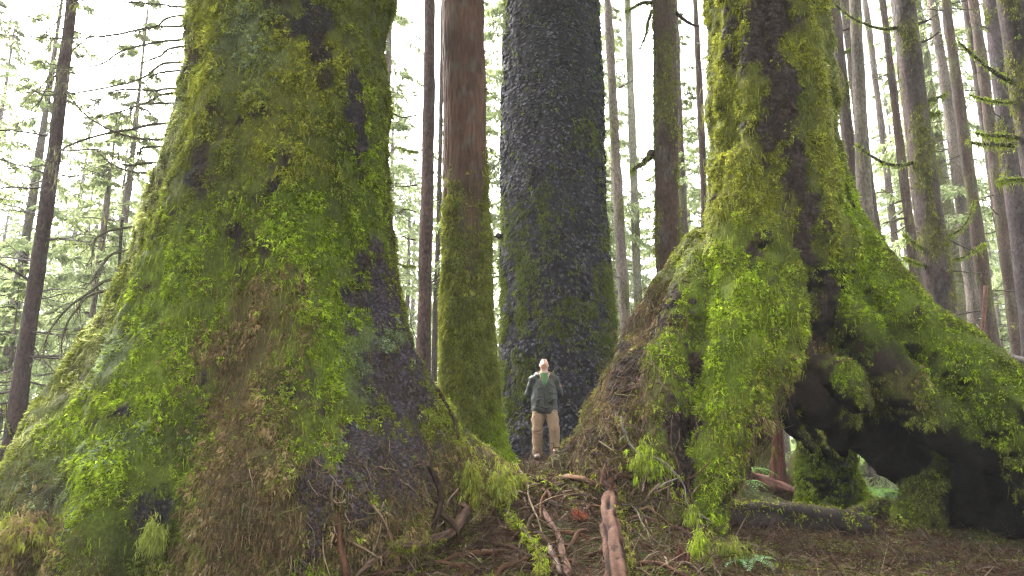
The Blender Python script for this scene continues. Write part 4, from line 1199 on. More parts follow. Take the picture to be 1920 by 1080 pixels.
for k, (x, y) in enumerate(spots):
    kind = int(fr.integers(0, 4))
    side = 'left' if x < -3 else ('right' if x > 9 else 'middle')
    far = 'far' if y > 50 else 'mid-distance'
    lab = {0: 'high-crowned conifer', 1: 'slim low-sprayed conifer', 2: 'long bare-trunked conifer', 3: 'short leafy conifer'}[kind]
    plant(cache, ('c', kind), protos[kind], 'conifer', f'{far} {lab} seen {where_seen(x, y)}', 'conifers in the hazy forest background', x, y, fr.uniform(0, 6.28), fr.uniform(0.85, 1.12), ('trunk', 'twigs', 'needles', 'dead_twigs'))
n_near = len(spots)
while len(spots) < n_near + 90:
    y = fr.uniform(40, 95); x = fr.uniform(-0.95, 0.98) * y
    if any((x - a) ** 2 + (y - b) ** 2 < 2.5 ** 2 for a, b in spots): continue
    spots.append((x, y)); kind = int(fr.choice([1, 3, 3]))
    plant(cache, ('c', kind), protos[kind], 'conifer', f'small pale far-off conifer {where_seen(x, y)}', 'conifers in the hazy forest background', x, y, fr.uniform(0, 6.28), fr.uniform(0.9, 1.2), ('trunk', 'twigs', 'needles', 'dead_twigs'))
# young hemlocks: the pale green understory
und = [(-7.5, 15, 2), (-9.8, 18, 0), (-12.5, 20, 2), (-6.2, 19, 0), (-14, 25, 2), (-9.0, 25, 2), (-11.5, 15.5, 1), (-17, 23, 0), (-5.0, 24, 2), (-2.2, 27, 2), (3.4, 27, 0), (4.6, 31, 2), (6.2, 26, 1), (-3.4, 33, 2), (0.9, 36, 2),
       (9.5, 21, 1), (13.5, 27, 2), (17.5, 29, 0), (20, 34, 2), (11.2, 33, 2), (15.4, 22.5, 1), (7.4, 35, 0), (9.5, 28, 0), (8.9, 19.5, 1), (22.5, 31, 0), (-13.5, 30, 2), (-20, 31, 2), (-8.0, 33, 0), (7.75, 15.2, 1), (8.3, 17.5, 1)]
for k, (x, y, kind) in enumerate(und):
    lab = ['mid-sized young hemlock', 'low bushy hemlock sapling', 'tall feathery young hemlock'][kind]
    where = ('near, ' if y < 19 else ('behind, ' if y < 28 else 'far, ')) + where_seen(x, y)
    plant(cache, ('u', kind), small[kind], 'young_hemlock', f'{lab} {where}', 'young hemlocks in the understory', x, y, fr.uniform(0, 6.28), fr.uniform(0.85, 1.2), ('trunk', 'twigs', 'needles'))
print('forest', round(time.time() - T0, 1))
# ---- crowns of the big trees (above the frame) and the forest that goes on beside and behind the camera
def crown(tree, x, y, z0, reach, sc, key):
    if key not in cache:
        w, f = conifer_mesh(390 + len(cache), 15.0, 0.0, reach, 26, 0.05, 0.45, droop=0.22)
        cache[key] = [mesh(nm, bag.out()[0], bag.out()[1], m, bag.out()[2]) for nm, bag, m in (('limbs', w, M_TWIG), ('needles', f, M_NEEDLE))]
    for nm, me in zip(('limbs', 'needles'), cache[key]):
        o = link(nm, me, tree); o.location = np.array([x, y, z0]) - np.array(tree.location); o.scale = (sc, sc, sc); o['kind'] = 'stuff'
for tree, x, y, z0, z1, r0 in ((left_tree, LCX, LY, 11.2, 30, 0.98), (right_tree, float(P(1432, -420, RYC)[0]), RYC, 8.9, 29, 0.66), (dark_tree, float(dl[-1][0]), DY, dl[-1][2] - 0.2, 35, 0.78), (red_tree, float(cl[-1][0]), CY, cl[-1][2] - 0.2, 28, 0.28)):
    V, Q, T, h = stem([np.array([x, y, z0]), np.array([x, y, (z0 + z1) / 2]), np.array([x, y, z1])], [r0, r0 * 0.7, 0.1], 40, 0.4, 71, ridge=0.01, lump=0.05)
    part('upper_trunk', tree, V, [Q, T], M_THIN, bark_cols(V, (0.06, 0.046, 0.042), 6), True)
crown(left_tree, LCX, LY, 14.5, 6.0, 1.0, 'crown')
crown(right_tree, float(P(1432, 0, RYC)[0]), RYC, 14.5, 6.0, 1.0, 'crown')
crown(dark_tree, float(dl[-1][0]), DY, 20.5, 6.0, 1.0, 'crown')
crown(red_tree, float(cl[-1][0]), CY, 17.0, 6.0, 0.75, 'crown')
ar = np.random.default_rng(71)
around = [(-16, 3), (-13, -5), (-20, -2), (-9, -11), (-4, -13), (2.5, -12), (8, -10), (13, -5), (15, 2), (19, -3), (-2, -20), (6, -19), (-12, -18), (14, -15), (21, 7), (-23, 8), (12.5, 5), (-13.5, 8), (-18, -12), (20, -11), (-7, -27), (4, -28), (25, 2), (-27, 0)]
for k, (x, y) in enumerate(around):
    plant(cache, ('c', k % 4), protos[k % 4], 'conifer', f"conifer of the surrounding forest {'behind' if y < 0 else 'beside'} the viewpoint, outside the picture", 'conifers around the viewpoint', x, y, ar.uniform(0, 6.28), ar.uniform(0.9, 1.15), ('trunk', 'twigs', 'needles', 'dead_twigs'))
print('crowns', round(time.time() - T0, 1))
# ------------------------------------------------------------------ roots, logs, sticks and litter
fr = np.random.default_rng(404)
ALLB = (L_bvh, R_bvh, G_bvh)
def lay(pxs, lift=0.03, n=14, trees=ALLB, wob=0.0):
    """a line laid over the built surfaces along the given spots, eased so that it does not follow every dent"""
    q = []
    for it in pxs:
        p, nn = surf(it[0], it[1], trees)
        lf = it[2] if len(it) > 2 else lift
        q.append(p + nn * lf)
    ln = smooth_line(q, n)
    if wob:
        ln = ln + fr.normal(size=ln.shape) * wob
    return ln
def soft_moss(parent, line, n, spread, cols, size=(0.03, 0.06), hang=0.6, name='moss', k=6):
    p = line[fr.integers(0, len(line), n)] + fr.normal(size=(n, 3)) * spread
    nn = unit(fr.normal(size=(n, 3)) * 0.6 + np.array([0, -0.5, 0.7]))
    c = np.array(cols)[fr.integers(0, len(cols), n)]
    V, Q, C = tufts(p, nn, fr.uniform(*size, n), c, k, fr, droop=hang, wide=0.15)
    return part(name, parent, V, Q, M_MOSS, C, kind='stuff')

# the bent root in front of the left giant
root = thing('bent_root', 'bare curved root with an elbow, arching over the debris in front of the left giant', 'root', surf(800, 1010)[0])
ln = lay([(722, 1062, 0.0), (720, 1045, 0.06), (733, 1028, 0.10), (765, 1020, 0.09), (800, 1012, 0.08), (836, 996, 0.08), (860, 972, 0.08), (872, 955, 0.06), (862, 944, 0.01)], n=34)
BENT = (root, ln)
soft_moss(root, ln[8:18], 130, 0.025, [OLIVE, DEAD, YELLOW * 0.8], name='moss')
# the broken pale log standing in the middle
lg = thing('broken_log', 'flaking reddish-grey broken log standing upright in the centre of the root tangle', 'log', surf(1150, 1070)[0])
ln = lay([(1134, 905, 0.10), (1140, 950, 0.12), (1144, 1000, 0.12), (1152, 1050, 0.10), (1160, 1110, 0.06), (1172, 1200, -0.02)], n=26)
def gnarl(line, radii, col, seed, n=50, sides=22, groove=0.22, lumpy=0.25, col2=None, jag=0.0):
    line = smooth_line(line, n); radii = np.interp(np.linspace(0, 1, n), np.linspace(0, 1, len(radii)), radii)
    V, Q, T = tube(line, radii, sides, True)
    body = V[:n * sides].reshape(n, sides, 3); out = body - line[:, None]
    th_ = np.linspace(0, 2 * np.pi, sides, endpoint=False)[None] + np.zeros((n, 1)); al = np.linspace(0, 1, n)[:, None] + np.zeros((1, sides))
    Lr = np.linalg.norm(np.diff(line, axis=0), axis=1).sum() / max(radii.mean(), 1e-4)
    g1 = noise3(np.stack([np.cos(th_) * 2.2, np.sin(th_) * 2.2, al * Lr * 0.18 + seed], -1)); g2 = fbm(np.stack([np.cos(th_) * 1.1, np.sin(th_) * 1.1, al * Lr * 0.5 + seed + 30], -1), 3)
    g3 = noise3(np.stack([np.cos(th_) * 5, np.sin(th_) * 5, al * Lr * 0.5 + seed + 60], -1))
    body = line[:, None] + out * (1 + groove * g1 + lumpy * g2 + 0.08 * g3)[..., None]
    if jag:
        ax = unit(line[0] - line[1]); body[0] = body[0] + ax * (jag * (noise3(np.stack([np.cos(th_[0]) * 3, np.sin(th_[0]) * 3, th_[0] * 0 + seed], -1)) + 0.3))[:, None]
    V[:n * sides] = body.reshape(-1, 3)
    mixw = sstep(-0.15, 0.25, g2 + 0.6 * g1).reshape(-1); mixw = np.concatenate([mixw, [0.5, 0.5]])[:, None]
    col = np.array(col); c2 = np.array(col2 if col2 is not None else col * 0.45)
    C = (col * mixw + c2 * (1 - mixw)) * (1 + 0.35 * np.concatenate([g3.reshape(-1), [0, 0]]))[:, None]
    b = Bag(); b.add(V, Q, C); b.T.append(T)
    return b, line
b, _l = gnarl(ln, [0.060, 0.072, 0.076, 0.080, 0.082], (0.058, 0.031, 0.021), 2, 90, 32, 0.34, 0.32, (0.012, 0.007, 0.005), 0.10)
b.part('log_wood', lg, M_WOOD, True)
soft_moss(lg, ln[4:] + np.array([0.09, -0.04, 0.0]), 150, 0.03, [OLIVE, DEAD, YELLOW * 0.8], name='moss')
for k in range(54):
    i = fr.integers(1, 25); a = fr.uniform(-2.6, -0.5); rad = np.linspace(0.062, 0.084, 26)[i]
    o = np.array([math.cos(a), math.sin(a), 0.0]); p = ln[i] + o * rad * 0.92; up = unit(ln[min(i + 1, 25)] - ln[i]); s = np.cross(up, o)
    w, h = fr.uniform(0.010, 0.034), fr.uniform(0.025, 0.08)
    poly = np.array([p - s * w - up * h, p + s * w * 0.8 - up * h * 0.7, p + s * w + up * h * 0.6, p - s * w * 0.7 + up * h, p + o * 0.02 - up * 0.01])
    poly[:4] += o * fr.uniform(0.0, 0.012, (4, 1))
    V = np.concatenate([poly, poly[:4] - o * 0.02])
    me_c = np.array([[0.075, 0.032, 0.015], [0.060, 0.045, 0.040], [0.03, 0.018, 0.013], [0.085, 0.045, 0.022]])[fr.integers(0, 4)]
    part('bark_flake', lg, V, [np.array([[0, 1, 4], [1, 2, 4], [2, 3, 4], [3, 0, 4]]), np.array([[0, 5, 6, 1], [1, 6, 7, 2], [2, 7, 8, 3], [3, 8, 5, 0]])], M_WOOD, np.tile(me_c, (9, 1)))
b, _l = gnarl(BENT[1], [0.018, 0.026, 0.034, 0.042, 0.034], (0.070, 0.043, 0.029), 4, 60, 14, 0.18, 0.25)
b.part('root_wood', BENT[0], M_WOOD, True)
# red rotten chunk of wood
ch = thing('rotten_wood_chunk', 'ribbed orange-red chunk of rotten wood, left of the broken log', 'wood', surf(1085, 975)[0])
def lamella_chunk(t, c, w, h, col, seed, lean):
    rc = np.random.default_rng(seed); b = Bag()
    for k in range(9):
        f = (k + 0.5) / 9 - 0.5
        c0 = c + np.array([f * w * 0.7, -0.02 + rc.normal() * 0.012, -abs(f) * h * 0.25 + rc.normal() * 0.01])
        up = unit(np.array([lean + rc.normal() * 0.08, -0.15 + rc.normal() * 0.1, 1.0]))
        hh = h * rc.uniform(0.6, 1.1) * (1 - abs(f) * 0.6); r0 = w * rc.uniform(0.08, 0.13)
        bb, _ = gnarl([c0 - up * hh * 0.5, c0 + rc.normal(size=3) * 0.006, c0 + up * hh * 0.5], [r0 * 0.5, r0, r0 * 0.9, r0 * 0.25], np.array(col) * rc.uniform(0.6, 1.3), seed + k, 9, 8, 0.25, 0.3)
        V, F, C = bb.out(); n0 = b.n; b.add(V, F[0], C); b.T.append(F[1] + n0)
    b.part('wood', t, M_WOOD, False)
p, nn = surf(1085, 975); lamella_chunk(ch, p + nn * 0.05, 0.20, 0.15, (0.135, 0.038, 0.020), 3, -0.8)
ch = thing('rotten_wood_chunk', 'upright dull red chunk of rotten wood at the lower edge, right of the log', 'wood', surf(1280, 1060)[0])
p, nn = surf(1278, 1062); lamella_chunk(ch, p + nn * 0.06, 0.17, 0.30, (0.075, 0.032, 0.026), 23, 0.08)

def branch_thing(name, label, pxs, w0, w1, col, moss=0, lift=0.04, cat='branch', twigs=0, mcols=None):
    ln = lay(pxs, lift, n=26)
    t = thing(name, label, cat, ln[0])
    col = np.array(col) * 0.5
    b, ln = gnarl(ln, np.linspace(w0, w1, 5), col, int(fr.integers(90)), 30, 9, 0.2, 0.3)
    for k in range(twigs):
        i = fr.integers(4, 28); d = fr.normal(size=3) * np.array([0.12, 0.10, 0.12])
        add_tube(b, [ln[i], ln[i] + d * 0.6, ln[i] + d + [0, 0, -0.03]], [w1, w1 * 0.8, w1 * 0.4], col, 4, False)
    b.part('wood', t, M_WOOD, True)
    if moss:
        soft_moss(t, ln, moss, 0.028, mcols or [OLIVE, YELLOW, BRIGHT], name='moss')
    return t
branch_thing('pale_branch', 'thin pale bare branch trailing down over the brown root plate to the mossy leg', [(1163, 785, .05), (1167, 810, .06), (1185, 838, .06), (1210, 850, .06), (1240, 868, .09), (1262, 895, .09), (1285, 920, .1), (1300, 950, .08), (1330, 978, .05)], 0.016, 0.008, (0.29, 0.24, 0.20), 60, twigs=4)
branch_thing('mossy_branch', 'smooth brown root lying level across the tangle, just left of the broken log', [(1012, 912, .05), (1040, 903, .1), (1075, 903, .1), (1105, 908, .1), (1125, 915, .06)], 0.036, 0.028, (0.17, 0.095, 0.055), 50)
branch_thing('mossy_branch', 'short pale brown root just under the level one beside the log', [(1040, 915, .04), (1065, 918, .08), (1090, 922, .07), (1110, 930, .04)], 0.024, 0.015, (0.20, 0.13, 0.09), 20)
branch_thing('long_stick', 'long thin straw-coloured stick slanting down from the person into the tangle', [(968, 880, .05), (975, 905, .08), (990, 950, .09), (1005, 985, .08), (1018, 1020, .06)], 0.013, 0.007, (0.23, 0.165, 0.10), 0, twigs=3)
branch_thing('long_stick', 'dark stick crossing from the hanging moss towards the upright log', [(958, 898, .06), (990, 905, .09), (1020, 918, .1), (1048, 935, .08), (1075, 955, .05)], 0.014, 0.008, (0.10, 0.066, 0.04), 30)
branch_thing('long_stick', 'orange-brown stick leaning steeply, left of the red rotten chunk', [(1030, 925, .05), (1018, 955, .09), (1012, 985, .07)], 0.014, 0.012, (0.17, 0.082, 0.035), 0)
branch_thing('mossy_branch', 'moss-furred stick slanting down through the foreground left of centre', [(948, 965, .05), (965, 990, .09), (985, 1020, .1), (1005, 1060, .09), (1018, 1095, .06)], 0.022, 0.02, (0.12, 0.085, 0.05), 260)
branch_thing('peeling_root', 'reddish peeling root slanting down to the lower edge, left of the log', [(1015, 955, .03), (1030, 985, .06), (1045, 1015, .07), (1058, 1050, .06), (1068, 1090, .03)], 0.026, 0.030, (0.20, 0.115, 0.085), 0)
branch_thing('peeling_root', 'pale flaking root at the lower edge, right beside the moss-furred stick', [(1028, 1030, .03), (1040, 1055, .07), (1050, 1090, .05)], 0.026, 0.032, (0.24, 0.17, 0.13), 0)
branch_thing('mossy_branch', 'dark mossy stick lying against the ridge of the left giant, pointing at the person', [(815, 735, .05), (840, 785, .07), (852, 825, .06), (860, 838, .02)], 0.020, 0.012, (0.075, 0.05, 0.03), 60)
branch_thing('arching_twig', 'thin orange twig arching over a dark hollow right of the log', [(1190, 968, .05), (1220, 962, .11), (1245, 975, .12), (1262, 1000, .06)], 0.010, 0.006, (0.22, 0.12, 0.06), 0)
branch_thing('arching_twig', 'thin grey twig curving down from the log to the right', [(1160, 955, .06), (1185, 965, .08), (1205, 995, .07), (1225, 1020, .06), (1260, 1045, .03)], 0.009, 0.006, (0.20, 0.16, 0.13), 10)
branch_thing('dark_root', 'thin dark root hanging off the edge of the brown root plate', [(1205, 585, .04), (1196, 598, .05), (1185, 610, .05), (1172, 628, .04)], 0.012, 0.007, (0.05, 0.032, 0.025), 0)

# hanging clumps of moss on stubs and twigs in front
def hang_clump(label, px, py, w, h, cols, n, lift=0.16, stub=True):
    p, nn = surf(px, py)
    p = p + nn * lift
    t = thing('moss_clump', label, 'moss', p)
    s = p[1] / FPX
    if stub:
        b = Bag(); add_tube(b, smooth_line([p - nn * (lift + 0.05) + [0, 0, -h * s * 0.4], p + [0, 0, -h * s * 0.35], p + [0, 0, h * s * 0.45]], 7), np.linspace(0.028, 0.014, 7), (0.08, 0.055, 0.035), 7, True, 0.3)
        b.part('stub', t, M_TWIG, True)
    q = p + fr.normal(size=(n, 3)) * np.array([w, w, h]) * s * 0.30
    nn2 = unit(q - p + np.array([0, -0.05, 0.02]))
    V, Q, C = tufts(q, nn2, fr.uniform(0.03, 0.07, n), np.array(cols)[fr.integers(0, len(cols), n)], 8, fr, droop=1.3, out=0.5, wide=0.11)
    part('moss_tuft', t, V, Q, M_MOSS, C, kind='stuff')
LIME = np.array([0.180, 0.205, 0.040])
hang_clump('bright cone-shaped moss clump on a stub above the bent root', 868, 912, 34, 62, [LIME, OLIVE * 1.2, YELLOW], 190, 0.12)
hang_clump('pale drooping moss clump on a stub, between bent root and the person', 915, 922, 40, 70, [LIME, LIME * 1.1, YELLOW], 230, 0.14)
hang_clump('wispy moss hanging from twigs just left of the level root', 962, 910, 34, 26, [OLIVE * 1.2, YELLOW * 0.8], 90, 0.08)
hang_clump('small lime-green moss tuft on a stick at the foot of the left giant', 303, 1005, 30, 40, [LIME, LIME * 1.15], 170, 0.18)
hang_clump('bright moss clump draped on the pale branch at the root plate', 1222, 872, 52, 46, [LIME * 0.9, BRIGHT, OLIVE * 1.2], 200, 0.10)
hang_clump('small bright moss tuft on the pale branch below the mossy lobe', 1303, 962, 20, 30, [LIME, BRIGHT * 1.1], 80, 0.12, False)
hang_clump('green moss column at the lower edge, right of the dull red chunk', 1312, 1060, 30, 60, [BRIGHT, OLIVE * 1.2], 160, 0.10)
hang_clump('round moss cushion at the lower edge under the stilt roots', 1368, 1052, 50, 36, [OLIVE, OLIVE * 1.2, DEEP], 150, 0.08)
hang_clump('tawny dead moss bundle on the root toe at the lower left', 60, 1010, 90, 60, [DEAD * 1.2, DEAD, OLIVE * 1.1, YELLOW * 0.8], 330, 0.12, False)

def zone_of(px, py):
    v = 'high' if py < 860 else ('mid-height' if py < 970 else 'low')
    if px < 780: return v + ' on the foot of the left giant'
    if px < 900: return v + ' around the bent root'
    if px < 1010: return v + ' below the drooping moss clumps'
    if px < 1110: return v + ' left of the broken log'
    if px < 1200: return v + ' at or just right of the broken log'
    return v + ' under the mossy front leg of the spruce'
# countable dead sticks of the tangle
stick_cols = [(0.066, 0.038, 0.023), (0.11, 0.074, 0.046), (0.040, 0.024, 0.016), (0.085, 0.042, 0.022), (0.055, 0.042, 0.022), (0.13, 0.095, 0.066)]
n_st = 0
while n_st < 150:
    if fr.random() < 0.62:
        px, py = fr.uniform(930, 1330), fr.uniform(880, 1079)
    elif fr.random() < 0.6:
        px, py = fr.uniform(600, 960), fr.uniform(930, 1079)
    else:
        px, py = fr.choice([fr.uniform(1040, 1240), fr.uniform(790, 960)]), fr.uniform(720, 900)
    p, nn = surf(px, py)
    if p[1] > 12 or p[1] < 3 or (840 < px < 1110 and py < 885): continue
    a = fr.uniform(0, math.pi) if fr.random() < 0.4 else fr.normal(1.15, 0.45)
    t1 = unit(np.cross(nn, [0.0, 0, 1])); t2 = np.cross(nn, t1)
    L = fr.uniform(0.15, 0.55)
    d = unit(t1 * math.cos(a) + t2 * math.sin(a) + nn * fr.uniform(-0.1, 0.35))
    q0 = p + nn * fr.uniform(0.0, 0.05)
    pts = [q0 - d * L * 0.5, q0 + nn * fr.uniform(0, 0.05) + fr.normal(size=3) * 0.02, q0 + d * L * 0.5 + fr.normal(size=3) * 0.03]
    if abs(p[2] - gz(p[0], p[1])) < 0.15:
        for q in (pts[0], pts[2]):
            q[2] = min(q[2], float(gz(q[0], q[1])) + 0.10)
    b = Bag(); rad = fr.uniform(0.004, 0.013)
    ci = fr.integers(0, 6); c = np.array(stick_cols[ci])
    add_tube(b, smooth_line(pts, 7), np.linspace(rad, rad * 0.5, 7), c, 5, True, 0.2, n_st, 0.3)
    if fr.random() < 0.4:
        add_tube(b, [q0, q0 + unit(d + fr.normal(size=3) * 0.6) * L * 0.35], [rad * 0.6, rad * 0.3], c, 4, False)
    V, F, C = b.out()
    o = link('dead_stick', mesh('dead_stick', V - q0, F, M_TWIG, C, True), None, q0)
    tag(o, f"{('long' if L > 0.38 else ('short' if L < 0.25 else 'middling'))} {['brown', 'tan', 'dark', 'rusty', 'olive', 'straw-pale'][ci]} dead stick {zone_of(px, py)}", 'stick', 'loose dead sticks in the root tangle')
    n_st += 1

# thicker roots of the tangle
n_st = 0
while n_st < 46:
    px, py = (fr.uniform(930, 1330), fr.uniform(885, 1085)) if fr.random() < 0.75 else (fr.uniform(620, 950), fr.uniform(960, 1085))
    p, nn = surf(px, py)
    if p[1] > 11 or p[1] < 4: continue
    t1 = unit(np.cross(nn, [0.0, 0, 1])); t2 = np.cross(nn, t1)
    a = fr.normal(1.3, 0.6); L = fr.uniform(0.35, 0.95)
    d = unit(t1 * math.cos(a) + t2 * math.sin(a)); sd = np.cross(d, nn)
    w = fr.uniform(-0.14, 0.14) * L
    pts = [p - d * L * 0.5 - nn * 0.03, p - d * L * 0.2 + sd * w + nn * fr.uniform(0.02, 0.08), p + d * L * 0.15 - sd * w * 0.5 + nn * fr.uniform(0.02, 0.09), p + d * L * 0.5 - nn * 0.03]
    if abs(p[2] - gz(p[0], p[1])) < 0.15:
        for q, o_ in zip(pts, (-0.03, 0.05, 0.06, -0.03)):
            q[2] = float(gz(q[0], q[1])) + o_
    rad = fr.uniform(0.010, 0.026)
    b, _l = gnarl(pts, [rad, rad * 1.1, rad * 0.9, rad * 0.5], np.array([(0.044, 0.024, 0.015), (0.060, 0.038, 0.025), (0.026, 0.016, 0.011), (0.055, 0.027, 0.015)][(ci := int(fr.integers(0, 4)))]), n_st + 5, 22, 9, 0.2, 0.3)
    V, F, C = b.out()
    tag(link('tangled_root', mesh('tangled_root', V - p, F, M_WOOD, C, True), None, p), f"{'thick' if rad > 0.018 else 'thin'} {['brown', 'tan', 'dark', 'rusty'][ci]} gnarled root {zone_of(px, py)}", 'root', 'gnarled roots in the tangle')
    n_st += 1

# uncountable litter: rootlets, needles, twiglets, leaf scraps and moss specks on the floor and the lower roots
sel = (np.abs(GV[:, 0]) < 6) & (GV[:, 1] > 4) & (GV[:, 1] < 13.5)
wgt = sel * (0.25 + 2.0 * ((GV[:, 0] > -2.6) & (GV[:, 0] < 5.2) & (GV[:, 1] > 5.6) & (GV[:, 1] < 9.5)))
pts, nrm, idx = scatter(GV, [GQ], 26000, fr, wgt)
bag = Bag()
d = unit(fr.normal(size=(len(pts), 3)) * np.array([1, 1, 0.35]) + nrm * 0.15)
L = fr.uniform(0.05, 0.30, len(pts)); s = unit(np.cross(d, fr.normal(size=(len(pts), 3)))) * fr.uniform(0.002, 0.006, (len(pts), 1))
q0 = pts + nrm * fr.uniform(0.004, 0.05, (len(pts), 1))
mid = q0 + d * (L * .5)[:, None] + nrm * fr.uniform(0, 0.03, (len(pts), 1))
V = np.stack([q0 - s * 0.7, q0 + s * 0.7, mid + s, mid - s, q0 + d * L[:, None] + s * 0.4, q0 + d * L[:, None] - s * 0.4], 1).reshape(-1, 3)
o = (np.arange(len(pts)) * 6)[:, None]
Q = np.concatenate([o + np.array([[0, 1, 2, 3]]), o + np.array([[3, 2, 4, 5]])])
cc = np.array([[0.055, 0.035, 0.023], [0.038, 0.024, 0.018], [0.10, 0.072, 0.05], [0.05, 0.026, 0.017], [0.05, 0.045, 0.018]])[fr.integers(0, 5, len(pts))] * fr.uniform(0.6, 1.3, (len(pts), 1))
tag(link('twig_litter', mesh('twig_litter', V, Q, M_DRY, np.repeat(cc, 6, 0))), kind='stuff')
# leaf scraps
pts, nrm, idx = scatter(GV, [GQ], 14000, fr, wgt)
V, Q, C = tufts(pts + nrm * 0.01, nrm, fr.uniform(0.02, 0.05, len(pts)), np.array([[0.06, 0.035, 0.022], [0.09, 0.055, 0.033], [0.04, 0.025, 0.018], [0.075, 0.030, 0.02]])[fr.integers(0, 4, len(pts))], 3, fr, out=0.25, droop=0.0, spread=1.2, wide=0.28, sag=0.1)
tag(link('leaf_litter', mesh('leaf_litter', V, Q, M_DRY, C)), kind='stuff')
# moss on the floor
mw = wgt * np.clip(fbm(GV * 1.4 + 60, 3) * 3.0 + 0.15, 0, 1)
pts, nrm, idx = scatter(GV, [GQ], 17000, fr, mw)
cc = np.where(fr.random((len(pts), 1)) < 0.4, BRIGHT, np.where(fr.random((len(pts), 1)) < 0.5, OLIVE, YELLOW * 0.8))
V, Q, C = tufts(pts, nrm, fr.uniform(0.025, 0.055, len(pts)), cc, 6, fr, out=0.8, droop=0.0, spread=0.9, wide=0.16)
tag(link('ground_moss', mesh('ground_moss', V, Q, M_MOSS, C)), kind='stuff')
# the same tangle climbs the lowest part of both giants
for nm, tree, V0, F0, cond in (('root_debris', left_tree, LV, [LQ], (LV[:, 2] < 1.75) * vis * (LV[:, 0] > -2.3) * sstep(1.75, 0.9, LV[:, 2]) * (0.3 + np.clip(LW['dead'] + LW['bare'], 0, 1.5))),
                               ('root_debris', right_tree, RV, [RQ], rvis * sstep(2.2, 0.9, RV[:, 2]) * (RV[:, 0] < 2.6) * np.clip(0.25 + RW['dead'], 0, 1.2))):
    rootlets(V0, F0, None, 420, fr, cond, 0.26, 0.0045, np.array([[0.075, 0.046, 0.030], [0.13, 0.09, 0.06], [0.05, 0.03, 0.022], [0.07, 0.062, 0.024]]), None, lift=0.03).part(nm, tree, M_TWIG, kind='stuff')
    pts, nrm, idx = scatter(V0, F0, 5200, fr, cond)
    V, Q, C = tufts(pts + nrm * 0.01, nrm, fr.uniform(0.015, 0.04, len(pts)), np.array([[0.070, 0.042, 0.028], [0.10, 0.064, 0.042], [0.045, 0.028, 0.02], [0.075, 0.075, 0.02]])[fr.integers(0, 4, len(pts))], 4, fr, out=0.3, droop=0.4, spread=1.0, wide=0.16)
    part('litter', tree, V, Q, M_DRY, C, kind='stuff')

# ------------------------------------------------------------------ fallen logs and stumps around
def log(label, name, pts, r0, r1, col, moss, seed, mcols=(OLIVE, BRIGHT, YELLOW), n_m=500):
    t = thing(name, label, 'log', pts[0])
    ln = smooth_line(pts, 26)
    b, ln = gnarl(pts, [r0, r0 * 1.05, r1], np.array(col) * 0.8, seed, 50, 20, 0.14, 0.25, jag=r0)
    V, F, C = b.out()
    part('log_wood', t, V, F, M_WOOD, C, True)
    if moss:
        N = vnormals(V, F)
        p, nn, _ = scatter(V, F, n_m, fr, np.clip(N[:, 2] + 0.1, 0, 1) * moss)
        v2, q2, c2 = tufts(p, nn, fr.uniform(0.035, 0.07, n_m), np.array(mcols)[fr.integers(0, len(mcols), n_m)], 6, fr, droop=0.4, wide=0.16)
        part('moss', t, v2, q2, M_MOSS, c2, kind='stuff')
    return t
def on_ground(px, py, Y, up):
    q = P(px, py, Y); return np.array([q[0], Y, float(gz(q[0], Y)) + up])
log('dark wet log with a mossy top lying under the root arch', 'mossy_log', [on_ground(1330, 985, 8.9, .12), on_ground(1450, 985, 8.9, .14), on_ground(1560, 990, 8.7, .13), on_ground(1640, 1000, 8.5, .1)], 0.16, 0.12, (0.045, 0.034, 0.032), 1, 31, n_m=420)
log('short moss-topped log on the ground beside the mossy rear root leg', 'mossy_log', [on_ground(1610, 985, 9.2, .10), on_ground(1660, 965, 10.0, .12), on_ground(1730, 950, 10.8, .1)], 0.13, 0.10, (0.07, 0.05, 0.04), 1, 33, n_m=420)
log('reddish rotten log lying flat in the distance under the arch', 'rotten_log', [on_ground(1415, 935, 13.0, .1), on_ground(1450, 935, 13.2, .14), on_ground(1490, 940, 13.0, .1)], 0.13, 0.13, (0.11, 0.052, 0.04), 0, 35)
log('pale mossy log far behind, seen low through the arch', 'mossy_log', [on_ground(1395, 905, 17.0, .12), on_ground(1450, 905, 17.0, .14), on_ground(1500, 905, 17.4, .12)], 0.13, 0.12, (0.10, 0.085, 0.06), 1, 36, n_m=300)
log('grey barkless fallen log resting at the right edge behind the big root leg', 'fallen_log', [P(1850, 655, 11.0), P(1890, 672, 10.8), P(1935, 684, 10.6), P(2060, 705, 10.2)], 0.09, 0.11, (0.105, 0.090, 0.085), 0.0, 37)
log('dark mossy log end poking in at the left edge below the lone dark trunk', 'mossy_log', [on_ground(-60, 850, 10.5, .25), on_ground(-10, 850, 10.6, .30), P(20, 842, 10.8)], 0.18, 0.13, (0.055, 0.043, 0.040), 1, 38, n_m=380)
